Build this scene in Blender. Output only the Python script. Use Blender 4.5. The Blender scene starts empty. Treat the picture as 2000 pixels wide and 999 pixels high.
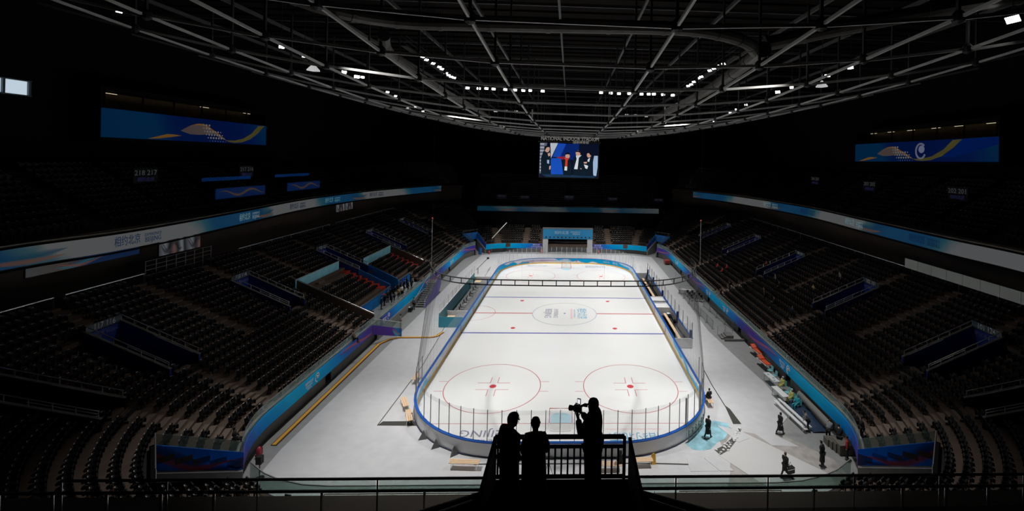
import bpy, math, random
import numpy as np
from mathutils import Vector, Matrix
random.seed(7)
S = bpy.context.scene
COL = S.collection
PI = math.pi

# ------------------------------------------------------------------ camera
CAM = Vector((0.328, -62.107, 21.623)); FPX = 859.48; PX, PY = 1147.15, 314.447
def _basis(yaw, roll):
    f = Vector((-math.sin(yaw), math.cos(yaw), 0)); r = Vector((math.cos(yaw), math.sin(yaw), 0)); u = Vector((0, 0, 1))
    return r*math.cos(roll)+u*math.sin(roll), -r*math.sin(roll)+u*math.cos(roll), f
CR, CU, CF = _basis(-.039, .021)
cd = bpy.data.cameras.new('camera'); cam = bpy.data.objects.new('camera', cd); COL.objects.link(cam)
cd.sensor_width = 36; cd.lens = FPX/2000*36
cd.shift_x = (1000-PX)/2000; cd.shift_y = (PY-499.5)/2000
cd.clip_start = .1; cd.clip_end = 400
cam.matrix_world = Matrix(((CR.x, CU.x, -CF.x, CAM.x), (CR.y, CU.y, -CF.y, CAM.y), (CR.z, CU.z, -CF.z, CAM.z), (0, 0, 0, 1)))
S.camera = cam
# helpers that turn a place in the photograph into a place in the hall
def ray(x, y): return CF+CR*((x-PX)/FPX)-CU*((y-PY)/FPX)
def atz(x, y, z=0.0): d = ray(x, y); return CAM+d*((z-CAM.z)/d.z)
def aty(x, y, Y): d = ray(x, y); return CAM+d*((Y-CAM.y)/d.y)
def atx(x, y, X): d = ray(x, y); return CAM+d*((X-CAM.x)/d.x)

# ------------------------------------------------------------------ daylight outside, exposure, arena lights
W = bpy.data.worlds.new('world'); S.world = W; W.use_nodes = True
W.node_tree.nodes['Background'].inputs[0].default_value = (.62, .74, .85, 1)
W.node_tree.nodes['Background'].inputs[1].default_value = .9
S.view_settings.view_transform = 'Standard'; S.view_settings.look = 'None'
S.view_settings.gamma = 1; S.view_settings.exposure = 0; S.view_settings.use_curve_mapping = False
S.cycles.max_bounces = 8; S.cycles.diffuse_bounces = 4; S.cycles.transparent_max_bounces = 24
S.cycles.caustics_reflective = False; S.cycles.caustics_refractive = False
S.cycles.sample_clamp_indirect = 3
SPOT_POWER = 15400
def spot(x, y, z, tx, ty, power=1.0, ang=70, blend=.5):
    l = bpy.data.lights.new('flood_or_fill_spot', 'SPOT'); l.energy = SPOT_POWER*power; l.spot_size = math.radians(ang); l.spot_blend = blend
    l.shadow_soft_size = .35; l.color = (1, .985, .96)
    o = bpy.data.objects.new('flood_or_fill_spot', l); COL.objects.link(o); o.location = (x, y, z)
    o.rotation_euler = (Vector((tx, ty, 0))-Vector((x, y, z))).to_track_quat('-Z', 'Y').to_euler()
for sx in (-1, 1):
    for yy, ty, p1, p2 in ((-27, -33, .90, .70), (-24, -24, .34, .24), (-13, -13, .58, .95), (-2, -2, .82, .42), (9, 9, .70, .97), (20, 20, .55, .55), (31, 31, 1.15, .98)):
        spot(sx*18.6, yy, 32.4, sx*2, ty, p1, 66, .8)            # inward over the ice
        spot(sx*18.6, yy, 32.4, sx*14, ty, p2, 56, .8)            # down on to the floor beside it
    for yy in (-15, 6, 27): spot(sx*18.2, yy, 32.3, -sx*20, yy, .60, 52, 1.0)   # added fill spots without fixtures: soft spill over the opposite stand

for sx in (-1, 1): spot(sx*13, 31, 32.4, sx*10, 45, .55, 38, .9)          # extra unseen spots put in to brighten the far end seats

# ------------------------------------------------------------------ materials
MATS = {}
def mat(name, col, rough=.6, metal=0, noise=0, nscale=5, emis=0, spec=.5, alpha=1):
    if name in MATS: return MATS[name]
    m = bpy.data.materials.new(name); m.use_nodes = True; nt = m.node_tree; b = nt.nodes['Principled BSDF']
    c = (col[0], col[1], col[2], 1)
    b.inputs['Base Color'].default_value = c; b.inputs['Roughness'].default_value = rough; b.inputs['Metallic'].default_value = metal
    b.inputs['Specular IOR Level'].default_value = spec; b.inputs['Alpha'].default_value = alpha
    if noise:
        tc = nt.nodes.new('ShaderNodeTexCoord'); n = nt.nodes.new('ShaderNodeTexNoise'); n.inputs['Scale'].default_value = nscale
        n.inputs['Detail'].default_value = 4
        nt.links.new(tc.outputs['Object'], n.inputs['Vector'])
        r = nt.nodes.new('ShaderNodeMapRange'); r.inputs[1].default_value = .3; r.inputs[2].default_value = .7
        r.inputs[3].default_value = 1-noise; r.inputs[4].default_value = 1+noise
        nt.links.new(n.outputs['Fac'], r.inputs[0])
        x = nt.nodes.new('ShaderNodeVectorMath'); x.operation = 'SCALE'; x.inputs[0].default_value = col[:3]
        nt.links.new(r.outputs[0], x.inputs['Scale']); nt.links.new(x.outputs[0], b.inputs['Base Color'])
    if emis:
        b.inputs['Specular IOR Level'].default_value = .05
        b.inputs['Emission Color'].default_value = c; b.inputs['Emission Strength'].default_value = emis
    MATS[name] = m; return m
def glass_mat(name, tint, clear=.9, rough=.05, tc=(1, 1, 1)):
    m = bpy.data.materials.new(name); m.use_nodes = True; nt = m.node_tree; nt.nodes.remove(nt.nodes['Principled BSDF'])
    t = nt.nodes.new('ShaderNodeBsdfTransparent'); t.inputs[0].default_value = (*tc, 1)
    g = nt.nodes.new('ShaderNodeBsdfPrincipled'); g.inputs['Base Color'].default_value = (*tint, 1); g.inputs['Roughness'].default_value = rough
    mx = nt.nodes.new('ShaderNodeMixShader'); mx.inputs[0].default_value = 1-clear
    nt.links.new(t.outputs[0], mx.inputs[1]); nt.links.new(g.outputs[0], mx.inputs[2]); nt.links.new(mx.outputs[0], nt.nodes['Material Output'].inputs[0])
    MATS[name] = m; return m
class NT:
    """small node-graph writer"""
    def __init__(s, m): s.nt = m.node_tree
    def n(s, t): return s.nt.nodes.new(t)
    def l(s, a, b): s.nt.links.new(a, b)
    def math(s, op, a, b=None, c=None):
        n = s.n('ShaderNodeMath'); n.operation = op
        for i, v in enumerate((a, b, c)):
            if v is None: continue
            if hasattr(v, 'is_output'): s.l(v, n.inputs[i])
            else: n.inputs[i].default_value = v
        return n.outputs[0]
    def mix(s, f, a, b):
        n = s.n('ShaderNodeMix'); n.data_type = 'RGBA'
        for i, v in ((0, f), (6, a), (7, b)):
            if hasattr(v, 'is_output'): s.l(v, n.inputs[i])
            else: n.inputs[i].default_value = v if i == 0 else (*v, 1)
        return n.outputs[2]
def swoosh(name, stops, period=24, shift=0, emis=0, sw=(.85, .3, .2), sw2=(.1, .55, .75), win=(.3, .62), amp=.3, rough=.5, base=.02, dots=None):
    """printed or lit banner artwork over a UV map (u in metres, v 0..1): colour run + ribbons"""
    m = bpy.data.materials.new(name); m.use_nodes = True; g = NT(m); b = m.node_tree.nodes['Principled BSDF']
    uv = g.n('ShaderNodeUVMap'); sp = g.n('ShaderNodeSeparateXYZ'); g.l(uv.outputs[0], sp.inputs[0])
    U, V = sp.outputs[0], sp.outputs[1]
    nz = g.n('ShaderNodeTexNoise'); nz.inputs['Scale'].default_value = .35; g.l(uv.outputs[0], nz.inputs['Vector'])
    u0 = g.math('ADD', g.math('DIVIDE', U, period), shift)
    u1 = g.math('ADD', u0, g.math('MULTIPLY', g.math('SUBTRACT', nz.outputs['Fac'], .5), .12))
    u1 = g.math('ADD', u1, g.math('MULTIPLY', V, .05)); fr = g.math('FRACT', u1)
    cr = g.n('ShaderNodeValToRGB'); g.l(fr, cr.inputs[0])
    e = cr.color_ramp.elements
    while len(e) > 1: e.remove(e[-1])
    e[0].position = stops[0][0]; e[0].color = (*stops[0][1], 1)
    for p, c in stops[1:]: k = e.new(p); k.color = (*c, 1)
    col = cr.outputs[0]; fu = g.math('FRACT', u0)
    inw = g.math('MULTIPLY', g.math('GREATER_THAN', fu, win[0]), g.math('LESS_THAN', fu, win[1]))
    edge = g.math('MULTIPLY', g.math('SUBTRACT', fu, win[0]), g.math('SUBTRACT', win[1], fu))
    wid = g.math('MULTIPLY', edge, 3.2/((win[1]-win[0])**2))
    for k, (c2, ph, w) in enumerate(((sw2, 1.1, .34), (sw, 0, .2))):
        f = g.math('ADD', g.math('MULTIPLY', g.math('SINE', g.math('ADD', g.math('MULTIPLY', fu, 2*PI*1.9), ph)), amp), .5)
        d = g.math('ABSOLUTE', g.math('SUBTRACT', V, f))
        q = g.math('SUBTRACT', 1, g.math('DIVIDE', d, g.math('MAXIMUM', g.math('MULTIPLY', wid, w), .001)))
        q.node.use_clamp = True
        col = g.mix(g.math('MULTIPLY', g.math('MULTIPLY', g.math('SQRT', q), inw), .85), col, c2)
    if dots:   # halftone dots
        du = g.math('SUBTRACT', g.math('FRACT', g.math('MULTIPLY', U, 2.2)), .5); dv = g.math('SUBTRACT', g.math('FRACT', g.math('MULTIPLY', V, 7)), .5)
        rr = g.math('SQRT', g.math('ADD', g.math('MULTIPLY', du, du), g.math('MULTIPLY', dv, dv)))
        msk = g.math('MULTIPLY', g.math('LESS_THAN', rr, .22), g.math('MULTIPLY', g.math('GREATER_THAN', fu, dots[0]), g.math('LESS_THAN', g.math('ADD', fu, g.math('MULTIPLY', V, .1)), dots[1])))
        msk = g.math('MULTIPLY', msk, g.math('LESS_THAN', V, .75))
        col = g.mix(g.math('MULTIPLY', msk, .7), col, (.9, .75, .6))
    b.inputs['Roughness'].default_value = rough; b.inputs['Specular IOR Level'].default_value = .1
    if emis:
        g.l(col, b.inputs['Emission Color']); b.inputs['Emission Strength'].default_value = emis
        b.inputs['Base Color'].default_value = (base, base, base, 1)
    else: g.l(col, b.inputs['Base Color'])
    MATS[name] = m; return m

M_ice = mat('ice', (.80, .805, .80), .14, 0, .012, .6, spec=.35)
M_floor = mat('light_grey_floor', (.60, .60, .615), .45, 0, .05, 1.2)
M_floor2 = mat('mid_grey_floor', (.30, .305, .305), .6, 0, .08, 2)
M_bare = mat('bare_concrete_floor', (.40, .375, .36), .8, 0, .18, 1.5)
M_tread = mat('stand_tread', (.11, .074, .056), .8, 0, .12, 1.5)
M_step = mat('aisle_step', (.19, .14, .11), .75, 0, .1, 3)
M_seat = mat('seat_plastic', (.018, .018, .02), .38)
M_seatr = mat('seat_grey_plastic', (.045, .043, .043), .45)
M_glint = mat('seat_glint', (.85, .82, .74), .5)  # pale colour painted as the floodlight glint on seat backs
M_conc = mat('concrete', (.19, .185, .18), .85, 0, .1, 2)
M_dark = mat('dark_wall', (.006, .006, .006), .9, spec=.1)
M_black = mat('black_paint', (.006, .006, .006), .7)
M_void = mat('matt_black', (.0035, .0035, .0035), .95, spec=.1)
M_white = mat('white_plastic', (.86, .87, .88), .4)
M_capblue = mat('blue_cap', (.01, .10, .45), .35)
M_yellow = mat('yellow_kick', (1.0, .62, .14), .5)
M_amber = mat('amber_strip', (.80, .42, .05), .5)
M_red = mat('ice_red', (.62, .07, .09), .3)
M_iceline = mat('ice_red_line', (.55, .16, .18), .3)
M_blue = mat('ice_blue_line', (.12, .13, .42), .3)
M_crease = mat('crease_blue', (.42, .68, .80), .3)
M_steel = mat('steel', (.85, .85, .85), .25, .6)
M_steeld = mat('dull_steel', (.30, .30, .30), .45, .7)
M_beam = mat('beam_paint', (.60, .60, .58), .5)
M_beamd = mat('beam_dark', (.03, .03, .03), .6)
M_duct = mat('duct_grey', (.10, .095, .085), .6, 0, .15, 1)
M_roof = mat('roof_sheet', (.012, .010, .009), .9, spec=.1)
M_vomblue = mat('tunnel_blue', (.015, .045, .30), .5)
M_standblue = mat('stand_panel_blue', (.02, .20, .62), .5, 0, .1, 1)
M_cyan = mat('cyan_panel', (.25, .62, .75), .5, 0, .1, 1)
M_teal = mat('teal_panel', (.03, .33, .46), .4)
M_redc = mat('red_carpet', (.42, .025, .015), .9)
M_wood = mat('pine_board', (.78, .55, .35), .5, 0, .06, 6)
M_boards = mat('board_white', (.80, .80, .80), .35)
M_boardo = mat('board_back', (.78, .78, .79), .5)
M_glass = glass_mat('clear_acrylic', (.75, .78, .80), .91)
M_glassg = glass_mat('green_glass', (.30, .42, .38), .62)
M_glassb = glass_mat('balcony_glass', (.28, .46, .41), .70, tc=(.90, .98, .95))
M_post = mat('glass_post', (.92, .92, .92), .5)
M_postd = mat('glass_post_grey', (.22, .22, .22), .5)
M_net = glass_mat('net_mesh', (.03, .03, .03), .955, .9)
_g = NT(M_net); _lw = _g.n('ShaderNodeLayerWeight'); _lw.inputs[0].default_value = .5           # cords cover more of the view when the net is seen edge-on
_geo = _g.n('ShaderNodeNewGeometry'); _dp = _g.n('ShaderNodeVectorMath'); _dp.operation = 'DOT_PRODUCT'; _g.l(_geo.outputs['Normal'], _dp.inputs[0]); _g.l(_geo.outputs['Incoming'], _dp.inputs[1])
_c = _g.math('MAXIMUM', _g.math('ABSOLUTE', _dp.outputs['Value']), .03); _m = [n for n in M_net.node_tree.nodes if n.type == 'MIX_SHADER'][0]
_g.l(_g.math('SUBTRACT', 1, _g.math('POWER', .945, _g.math('DIVIDE', 1, _c))), _m.inputs[0]); M_net.node_tree.nodes.remove(_lw)
M_goalnet = glass_mat('goal_net', (.8, .8, .8), .72, .8)
M_lens = mat('lamp_lens', (1, .98, .95), .3, emis=14)
M_lensdim = mat('lamp_lens_dim', (1, .98, .95), .3, emis=1.6)
M_tube = mat('tube_light', (1, .85, .6), .3, emis=.6)
M_skin = mat('skin', (.55, .36, .27), .5)
M_hair = mat('hair_black', (.012, .010, .009), .6)
M_cloth = {k: mat('cloth_'+k, c, .85) for k, c in dict(black=(.010, .010, .011), grey=(.25, .25, .26), white=(.75, .75, .75), navy=(.015, .02, .06),
           red=(.55, .03, .03), yellow=(.72, .68, .22), teal=(.03, .42, .50), brown=(.12, .06, .03), blue=(.04, .12, .4), tan=(.45, .30, .15)).items()}
BLUE = (.0, .30, .85); CY = (.0, .52, .95); PUR = (.10, .05, .36); DBL = (.0, .13, .85)
M_fascia = swoosh('fascia_artwork', [(0, PUR), (.08, (.04, .09, .5)), (.2, BLUE), (.33, CY), (.5, CY), (.66, BLUE), (.8, (.03, .10, .5)), (.92, PUR), (1, PUR)], 24, .0, 0, sw=(.62, .12, .12), sw2=(.10, .12, .50), win=(.62, .96))
M_fasciadark = swoosh('corner_artwork', [(0, DBL), (.5, (.0, .20, .95)), (1, DBL)], 9, .12, 0, sw=(.40, .06, .04), sw2=(.01, .03, .15), win=(.15, .85), amp=.22)
WH = (.80, .82, .84)
RIB = [(0, WH), (.42, WH), (.5, (.10, .50, .66)), (.58, (.02, .28, .72)), (.78, (.03, .33, .80)), (.90, (.02, .24, .60)), (.97, (.20, .50, .62)), (1, WH)]
M_ribbonL = swoosh('ribbon_screen_left', RIB, 27, .33, .085, sw=(.80, .36, .22), sw2=(.03, .28, .5), win=(.82, 1.0), amp=.3)
M_ribbonR = swoosh('ribbon_screen_right', RIB, 27, .60, .085, sw=(.80, .36, .22), sw2=(.03, .28, .5), win=(.82, 1.0), amp=.3)
M_ribbonF = swoosh('ribbon_screen_far', [(0, (.5, .6, .6)), (.12, (.02, .22, .42)), (.4, (.02, .22, .42)), (.5, (.45, .55, .55)), (.62, (.02, .25, .5)), (1, (.5, .6, .6))], 26, .2, .07, win=(.4, .6))
M_boxban = swoosh('box_banner_screen', [(0, (.0, .26, .85)), (.26, (.0, .28, .95)), (.36, (.0, .10, .80)), (.6, (.0, .07, .70)), (.85, (.0, .10, .85)), (1, (.0, .22, .95))], 25.6, 0, .045, sw=(.0, .10, .8), sw2=(.0, .10, .8), win=(2, 3), base=.004)
M_screenb = swoosh('small_screen', [(0, (.01, .10, .55)), (1, (.01, .08, .5))], 9.2, .0, .07, sw=(.6, .35, .10), sw2=(.02, .12, .5), win=(.05, .95), amp=.25)
M_barlight = mat('bar_light_blue', (.01, .10, .45), .5, emis=.035)
_W = (.93, .95, .97); _L = (.40, .66, .90); _C = (.0, .38, .74)
M_boardart = swoosh('board_artwork', [(0, _W), (.095, _W), (.115, (.25, .58, .88)), (.13, (.25, .58, .88)), (.15, _W), (.20, _W), (.225, _L), (.30, _L), (.33, (.68, .78, .9)), (.385, (.5, .68, .88)), (.40, _C), (.452, _C), (.468, _W), (.53, _W), (.545, _C), (.61, _C), (.625, (.62, .75, .9)), (.70, _L), (.77, _W), (.86, _W), (.875, (.1, .5, .85)), (.90, (.1, .5, .85)), (.915, _W), (1, _W)], 155.7, .0, 0, sw=(.55, .18, .25), sw2=(.30, .28, .62), win=(.440, .492), amp=.2)

# ------------------------------------------------------------------ mesh helpers
ORI = {}
class MB:
    def __init__(s): s.v = []; s.f = []; s.m = []; s.uv = []; s.has_uv = False
    def add(s, vs, fs, mi=0, uvs=None):
        n = len(s.v); s.v += [tuple(v) for v in vs]
        for k, f in enumerate(fs):
            s.f.append(tuple(i+n for i in f)); s.m.append(mi)
            if uvs: s.uv.append(uvs[k]); s.has_uv = True
            else: s.uv.append([(0, 0)]*len(f))
        return s
    def box(s, x0, x1, y0, y1, z0, z1, mi=0, M=None):
        vs = [(x, y, z) for z in (z0, z1) for x, y in ((x0, y0), (x1, y0), (x1, y1), (x0, y1))]
        if M is not None: vs = [tuple(M @ Vector(v)) for v in vs]
        return s.add(vs, [(3, 2, 1, 0), (4, 5, 6, 7), (0, 1, 5, 4), (1, 2, 6, 5), (2, 3, 7, 6), (3, 0, 4, 7)], mi)
    def tube(s, pts, r, n=6, mi=0, cap=True, r2=None):
        pts = [Vector(p) for p in pts]; rings = []; up = None
        for i, p in enumerate(pts):
            d = (pts[min(i+1, len(pts)-1)]-pts[max(i-1, 0)])
            if d.length < 1e-9: d = Vector((0, 0, 1))
            d.normalize()
            if up is None: a = Vector((0, 0, 1)) if abs(d.z) < .9 else Vector((1, 0, 0))
            else: a = up
            x = d.cross(a).normalized(); y = d.cross(x).normalized(); up = -y if up is None else a
            rr = r if r2 is None else r+(r2-r)*i/(len(pts)-1)
            rings.append([p+x*rr*math.cos(2*PI*(k+.5)/n)+y*rr*math.sin(2*PI*(k+.5)/n) for k in range(n)])
        vs = [v for q in rings for v in q]; fs = []
        for i in range(len(pts)-1):
            for k in range(n): a, b = i*n+k, i*n+(k+1) % n; fs.append((a, b, b+n, a+n))
        if cap: fs += [tuple(range(n))[::-1], tuple((len(pts)-1)*n+k for k in range(n))]
        return s.add(vs, fs, mi)
    def bar(s, a, b, w, h, mi=0):
        """rectangular bar from a to b, w wide (level), h deep"""
        a, b = Vector(a), Vector(b); d = (b-a); L = d.length; d.normalize()
        u = Vector((0, 0, 1)) if abs(d.z) < .95 else Vector((0, 1, 0)); x = d.cross(u).normalized(); y = x.cross(d).normalized()
        vs = [p+x*sx*w/2+y*sy*h/2 for p in (a, b) for sx, sy in ((-1, -1), (1, -1), (1, 1), (-1, 1))]
        return s.add(vs, [(3, 2, 1, 0), (4, 5, 6, 7), (0, 1, 5, 4), (1, 2, 6, 5), (2, 3, 7, 6), (3, 0, 4, 7)], mi)
    def lathe(s, prof, c=(0, 0, 0), n=12, mi=0):
        vs = []; fs = []
        for r, z in prof:
            for k in range(n): vs.append((c[0]+r*math.cos(2*PI*k/n), c[1]+r*math.sin(2*PI*k/n), c[2]+z))
        for i in range(len(prof)-1):
            for k in range(n): a, b = i*n+k, i*n+(k+1) % n; fs.append((a, b, b+n, a+n))
        fs += [tuple(range(n))[::-1], tuple((len(prof)-1)*n+k for k in range(n))]
        return s.add(vs, fs, mi)
    def prism(s, poly, z0, z1, mi=0):
        n = len(poly); vs = [(p[0], p[1], z0) for p in poly]+[(p[0], p[1], z1) for p in poly]
        ar = sum(poly[i][0]*poly[(i+1) % n][1]-poly[(i+1) % n][0]*poly[i][1] for i in range(n))
        fs = [tuple(range(n))[::-1], tuple(range(n, 2*n))]+[(i, (i+1) % n, (i+1) % n+n, i+n) for i in range(n)]
        if ar < 0: fs = [f[::-1] for f in fs]
        return s.add(vs, fs, mi)
    def wall(s, pts, z0, z1, th=.05, mi=0, tops=None, vflip=False):
        """upright band along pts, thickness th to the left of travel; u = metres along; z0/z1 numbers or lists"""
        pts = [Vector((p[0], p[1], 0)) for p in pts]; n = len(pts); u = 0
        Z0 = z0 if hasattr(z0, '__len__') else [z0]*n; Z1 = z1 if hasattr(z1, '__len__') else [z1]*n
        nr = []
        for i in range(n):
            d = (pts[min(i+1, n-1)]-pts[max(i-1, 0)]).normalized(); nr.append(Vector((-d.y, d.x, 0)))
        for i in range(n-1):
            a, b = pts[i], pts[i+1]; u2 = u+(b-a).length; a2 = a+nr[i]*th; b2 = b+nr[i+1]*th
            V = [(a.x, a.y, Z0[i]), (b.x, b.y, Z0[i+1]), (b.x, b.y, Z1[i+1]), (a.x, a.y, Z1[i]), (a2.x, a2.y, Z0[i]), (b2.x, b2.y, Z0[i+1]), (b2.x, b2.y, Z1[i+1]), (a2.x, a2.y, Z1[i])]
            q = [(u, 0), (u2, 0), (u2, 1), (u, 1)]
            fs = [(0, 1, 2, 3), (5, 4, 7, 6), (3, 2, 6, 7), (1, 0, 4, 5)]; uv = [q, [q[1], q[0], q[3], q[2]], [q[3], q[2], q[2], q[3]], [q[1], q[0], q[0], q[1]]]
            if i == 0: fs.append((0, 3, 7, 4)); uv.append([q[0], q[3], q[3], q[0]])
            if i == n-2: fs.append((1, 5, 6, 2)); uv.append([q[1], q[1], q[2], q[2]])
            s.add(V, fs, mi, uv); u = u2
        return s
    def build(s, name, m, parent=None, smooth=False):
        me = bpy.data.meshes.new(name); o0 = Vector((0, 0, 0))
        if parent is not None: o0 = ORI.get(parent.name, Vector((0, 0, 0)))
        vs = [(v[0]-o0.x, v[1]-o0.y, v[2]-o0.z) for v in s.v] if o0.length else s.v
        me.from_pydata(vs, [], s.f)
        for mm in (m if isinstance(m, (list, tuple)) else [m]): me.materials.append(mm)
        if any(s.m): me.polygons.foreach_set('material_index', s.m)
        if s.has_uv:
            lay = me.uv_layers.new(name='UVMap'); lay.data.foreach_set('uv', [c for f in s.uv for p in f for c in p])
        if smooth: me.polygons.foreach_set('use_smooth', [True]*len(s.f))
        me.update()
        o = bpy.data.objects.new(name, me); COL.objects.link(o)
        if parent is not None: o.parent = parent
        return o
def thing(name, label, cat, loc=(0, 0, 0), rz=0, group=None, world=False):
    """Empty at the thing's base; world=True: its parts are given in hall coordinates"""
    o = bpy.data.objects.new(name, None); COL.objects.link(o); o.empty_display_size = .1
    o.location = loc; o.rotation_euler = (0, 0, rz); o['label'] = label; o['category'] = cat
    if group: o['group'] = group
    if world: ORI[o.name] = Vector(loc)
    return o
def tag(o, label=None, cat=None, group=None, kind=None):
    if label: o['label'] = label
    if cat: o['category'] = cat
    if group: o['group'] = group
    if kind: o['kind'] = kind
    return o
def struct(name, mb, m, **k):
    o = mb.build(name, m); o['kind'] = 'structure'; return o
def one(name, label, cat, mb, m, group=None, smooth=False):
    """a thing that is one mesh given in hall coordinates; origin moved to its base centre"""
    a = np.array(s_v(mb)); lo = a.min(0); hi = a.max(0); c = Vector(((lo[0]+hi[0])/2, (lo[1]+hi[1])/2, lo[2]))
    mb.v = [(v[0]-c.x, v[1]-c.y, v[2]-c.z) for v in mb.v]
    o = mb.build(name, m, smooth=smooth); o.location = c
    return tag(o, label, cat, group)
def s_v(mb): return mb.v
def dup(root, loc, rz=None, label=None, group=None):
    r = root.copy(); COL.objects.link(r); r.location = loc
    if rz is not None: r.rotation_euler = (0, 0, rz)
    if label: r['label'] = label
    if group: r['group'] = group
    for ch in list(root.children):
        c = ch.copy(); COL.objects.link(c); c.parent = r
        for g in ch.children:
            d = g.copy(); COL.objects.link(d); d.parent = c
    return r
def text(body, size, m, parent, M, name='lettering', ext=.006, align='CENTER', sx=1.0, sp=1.0):
    """flat lettering; M maps text plane (x along, y up, z out) to hall coordinates"""
    c = bpy.data.curves.new(name, 'FONT'); c.body = body; c.size = size; c.extrude = ext; c.align_x = align; c.align_y = 'CENTER'; c.resolution_u = 2
    c.space_character = sp
    c.materials.append(m); o = bpy.data.objects.new(name, c); COL.objects.link(o)
    o0 = ORI.get(parent.name, Vector((0, 0, 0))) if parent else Vector((0, 0, 0))
    o.matrix_world = Matrix.Translation(-o0) @ M @ Matrix.Diagonal((sx, 1, 1, 1))
    if parent: o.parent = parent
    return o
def frame(p, right, up):
    r = Vector(right).normalized(); u = Vector(up).normalized(); n = r.cross(u); p = Vector(p)
    return Matrix(((r.x, u.x, n.x, p.x), (r.y, u.y, n.y, p.y), (r.z, u.z, n.z, p.z), (0, 0, 0, 1)))
ORD = ['first', 'second', 'third', 'fourth', 'fifth', 'sixth', 'seventh', 'eighth', 'ninth', 'tenth', 'eleventh', 'twelfth', 'thirteenth', 'fourteenth', 'fifteenth', 'sixteenth', 'seventeenth', 'eighteenth', 'nineteenth', 'twentieth']
def ordn(i):
    if i < 20: return ORD[i]
    t = {2: 'twenty', 3: 'thirty', 4: 'forty', 5: 'fifty', 6: 'sixty', 7: 'seventy', 8: 'eighty', 9: 'ninety'}
    a, b = divmod(i+1, 10)
    if a >= 10: return 'hundred-and-'+ordn(i-100) if i >= 100 else 'hundredth'
    return (t[a][:-1]+'ieth') if b == 0 else t[a]+'-'+ORD[b-1]

# ================================================================== THE HALL
BY = 2.2                                     # the bowl's own centre line
def bp(w, t, s, z=None):
    """point on the bowl: w along the side (0 = middle, +-30 corner starts, +-44 end straight), t metres out from the front wall"""
    a = abs(w); g = 1 if w >= 0 else -1
    if a <= 30: x, y = 21.9+t, w*1.0; return Vector((s*x, BY+y, 0 if z is None else z))
    if a <= 44: th = (a-30)/14*PI/2; x = 12.8+(9.1+t)*math.cos(th); y = 30+(9.1+t)*math.sin(th)
    else: x = 12.8-(a-44); y = 39.1+t
    return Vector((s*x, BY+g*y, 0 if z is None else z))
def bn(w, s):
    a = abs(w); g = 1 if w >= 0 else -1; th = 0 if a <= 30 else min((a-30)/14, 1)*PI/2
    return Vector((s*math.cos(th), g*math.sin(th), 0))
def bz(t): return 2.0+.44*t
def wsamp(w0, w1, t):
    out = [w0]; w = w0
    brk = [b for b in (-56.8, -44, -30, 30, 44, 56.8) if w0 < b < w1]
    marks = sorted(brk+[w1])
    for m in marks:
        a = (w+m)/2; cor = 30 < abs(a) < 44
        n = max(1, int(abs(m-w)/(.85 if cor else 12)))
        for i in range(1, n+1): out.append(w+(m-w)*i/n)
        w = m
    return out
VOM = [-29.4, -15.5, 0, 15, 29.8]            # stair tunnels along each side
VT0, VT1, VHW = 7.0, 13.0, 1.35
def half_w(w, t, m):                          # m metres along the row as a change of w
    return m if (abs(w) <= 30 or abs(w) > 44) else m/((9.1+t)*PI/2/14)
CORV = 33.3
NR = 21
def row_cuts(i, s):
    t = i*.82+.41; c = []
    if t < 4.2: c += [(35.2, 38.0), (-38.0, -35.2)]
    if VT0 < t < VT1:
        c += [(v-VHW, v+VHW) for v in VOM]
        h = half_w(CORV, t, VHW); c += [(CORV-h, CORV+h), (-CORV-h, -CORV+h)]
    if s < 0 and t < 3.0: c.append((-11.6, 6.2))          # flat camera platform in front of the left stand
    if s < 0 and 3.0 <= t <= VT0: c.append((-VHW, VHW))    # its blue stairway
    return c
def intervals(i, s, lim):
    iv = [(-lim, lim)]
    for a, b in sorted(row_cuts(i, s)):
        nv = []
        for p, q in iv:
            if b <= p or a >= q: nv.append((p, q)); continue
            if a > p: nv.append((p, a))
            if b < q: nv.append((b, q))
        iv = nv
    return iv
def lim_row(i): return 56.8 if i < 8 else 39.0
# floor of the arena
mb = MB().box(-53.2, 53.2, -78.2, 82.2, -.30, -.02); struct('floor', mb, M_floor2)
mb = MB()
lf = [(-19.9, -34.6), (-20.4, -29), (-20.1, -14), (-19.9, 4), (-20.0, 22), (-19.0, 37.6), (-14, 39.2), (14, 39.2), (19.3, 37.5), (19.3, 20), (18.6, -6), (19.4, -14), (20.0, -19), (20.0, -24.5),
      (18.5, -26.0), (17.2, -27.6), (18.4, -29.0), (16.3, -28.8), (15.6, -27.4), (14.3, -27.0), (12.9, -25.6), (12.4, -26.4), (12.4, -30.6), (11.9, -31.9), (10.6, -34.6)]
mb.prism(lf, -.02, 0); struct('floor_covering', mb, M_floor)
mb = MB().prism([(12.9, -26.9), (17.3, -27.0), (20.2, -30.5), (20.2, -34.6), (9.0, -34.6), (7.0, -30.3), (9.0, -29.2), (11, -28)], -.02, -.008); struct('floor_concrete', mb, M_bare)
# loose covering sheets laid by the rink gate
for k, (poly, lab) in enumerate([([(11.75, -29.9), (13.6, -27.5), (14.6, -27.05), (18.9, -31.9), (18.6, -34.5), (14.9, -34.5)], 'long white plastic floor sheet laid askew from the pool edge to the balcony'),
      ([(9.3, -30.25), (10.5, -30.25), (11.2, -31.6), (9.2, -31.6)], 'square white floor sheet laid next to the board corner, beside its twin'),
      ([(10.6, -30.25), (11.7, -30.2), (12.3, -31.6), (11.3, -31.6)], 'square white floor sheet laid nearer to the trench than its twin'),
      ([(12.9, -26.3), (14.3, -26.9), (14.9, -28.0), (13.8, -28.5)], 'small bent white floor sheet between the light blue puddle and the grey trench')]):
    one('floor_sheet', lab, 'floor sheet', MB().prism(poly, .001+.001*k, .014+.006*k), M_floor if k else mat('sheet_white', (.60, .60, .60), .5))
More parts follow.
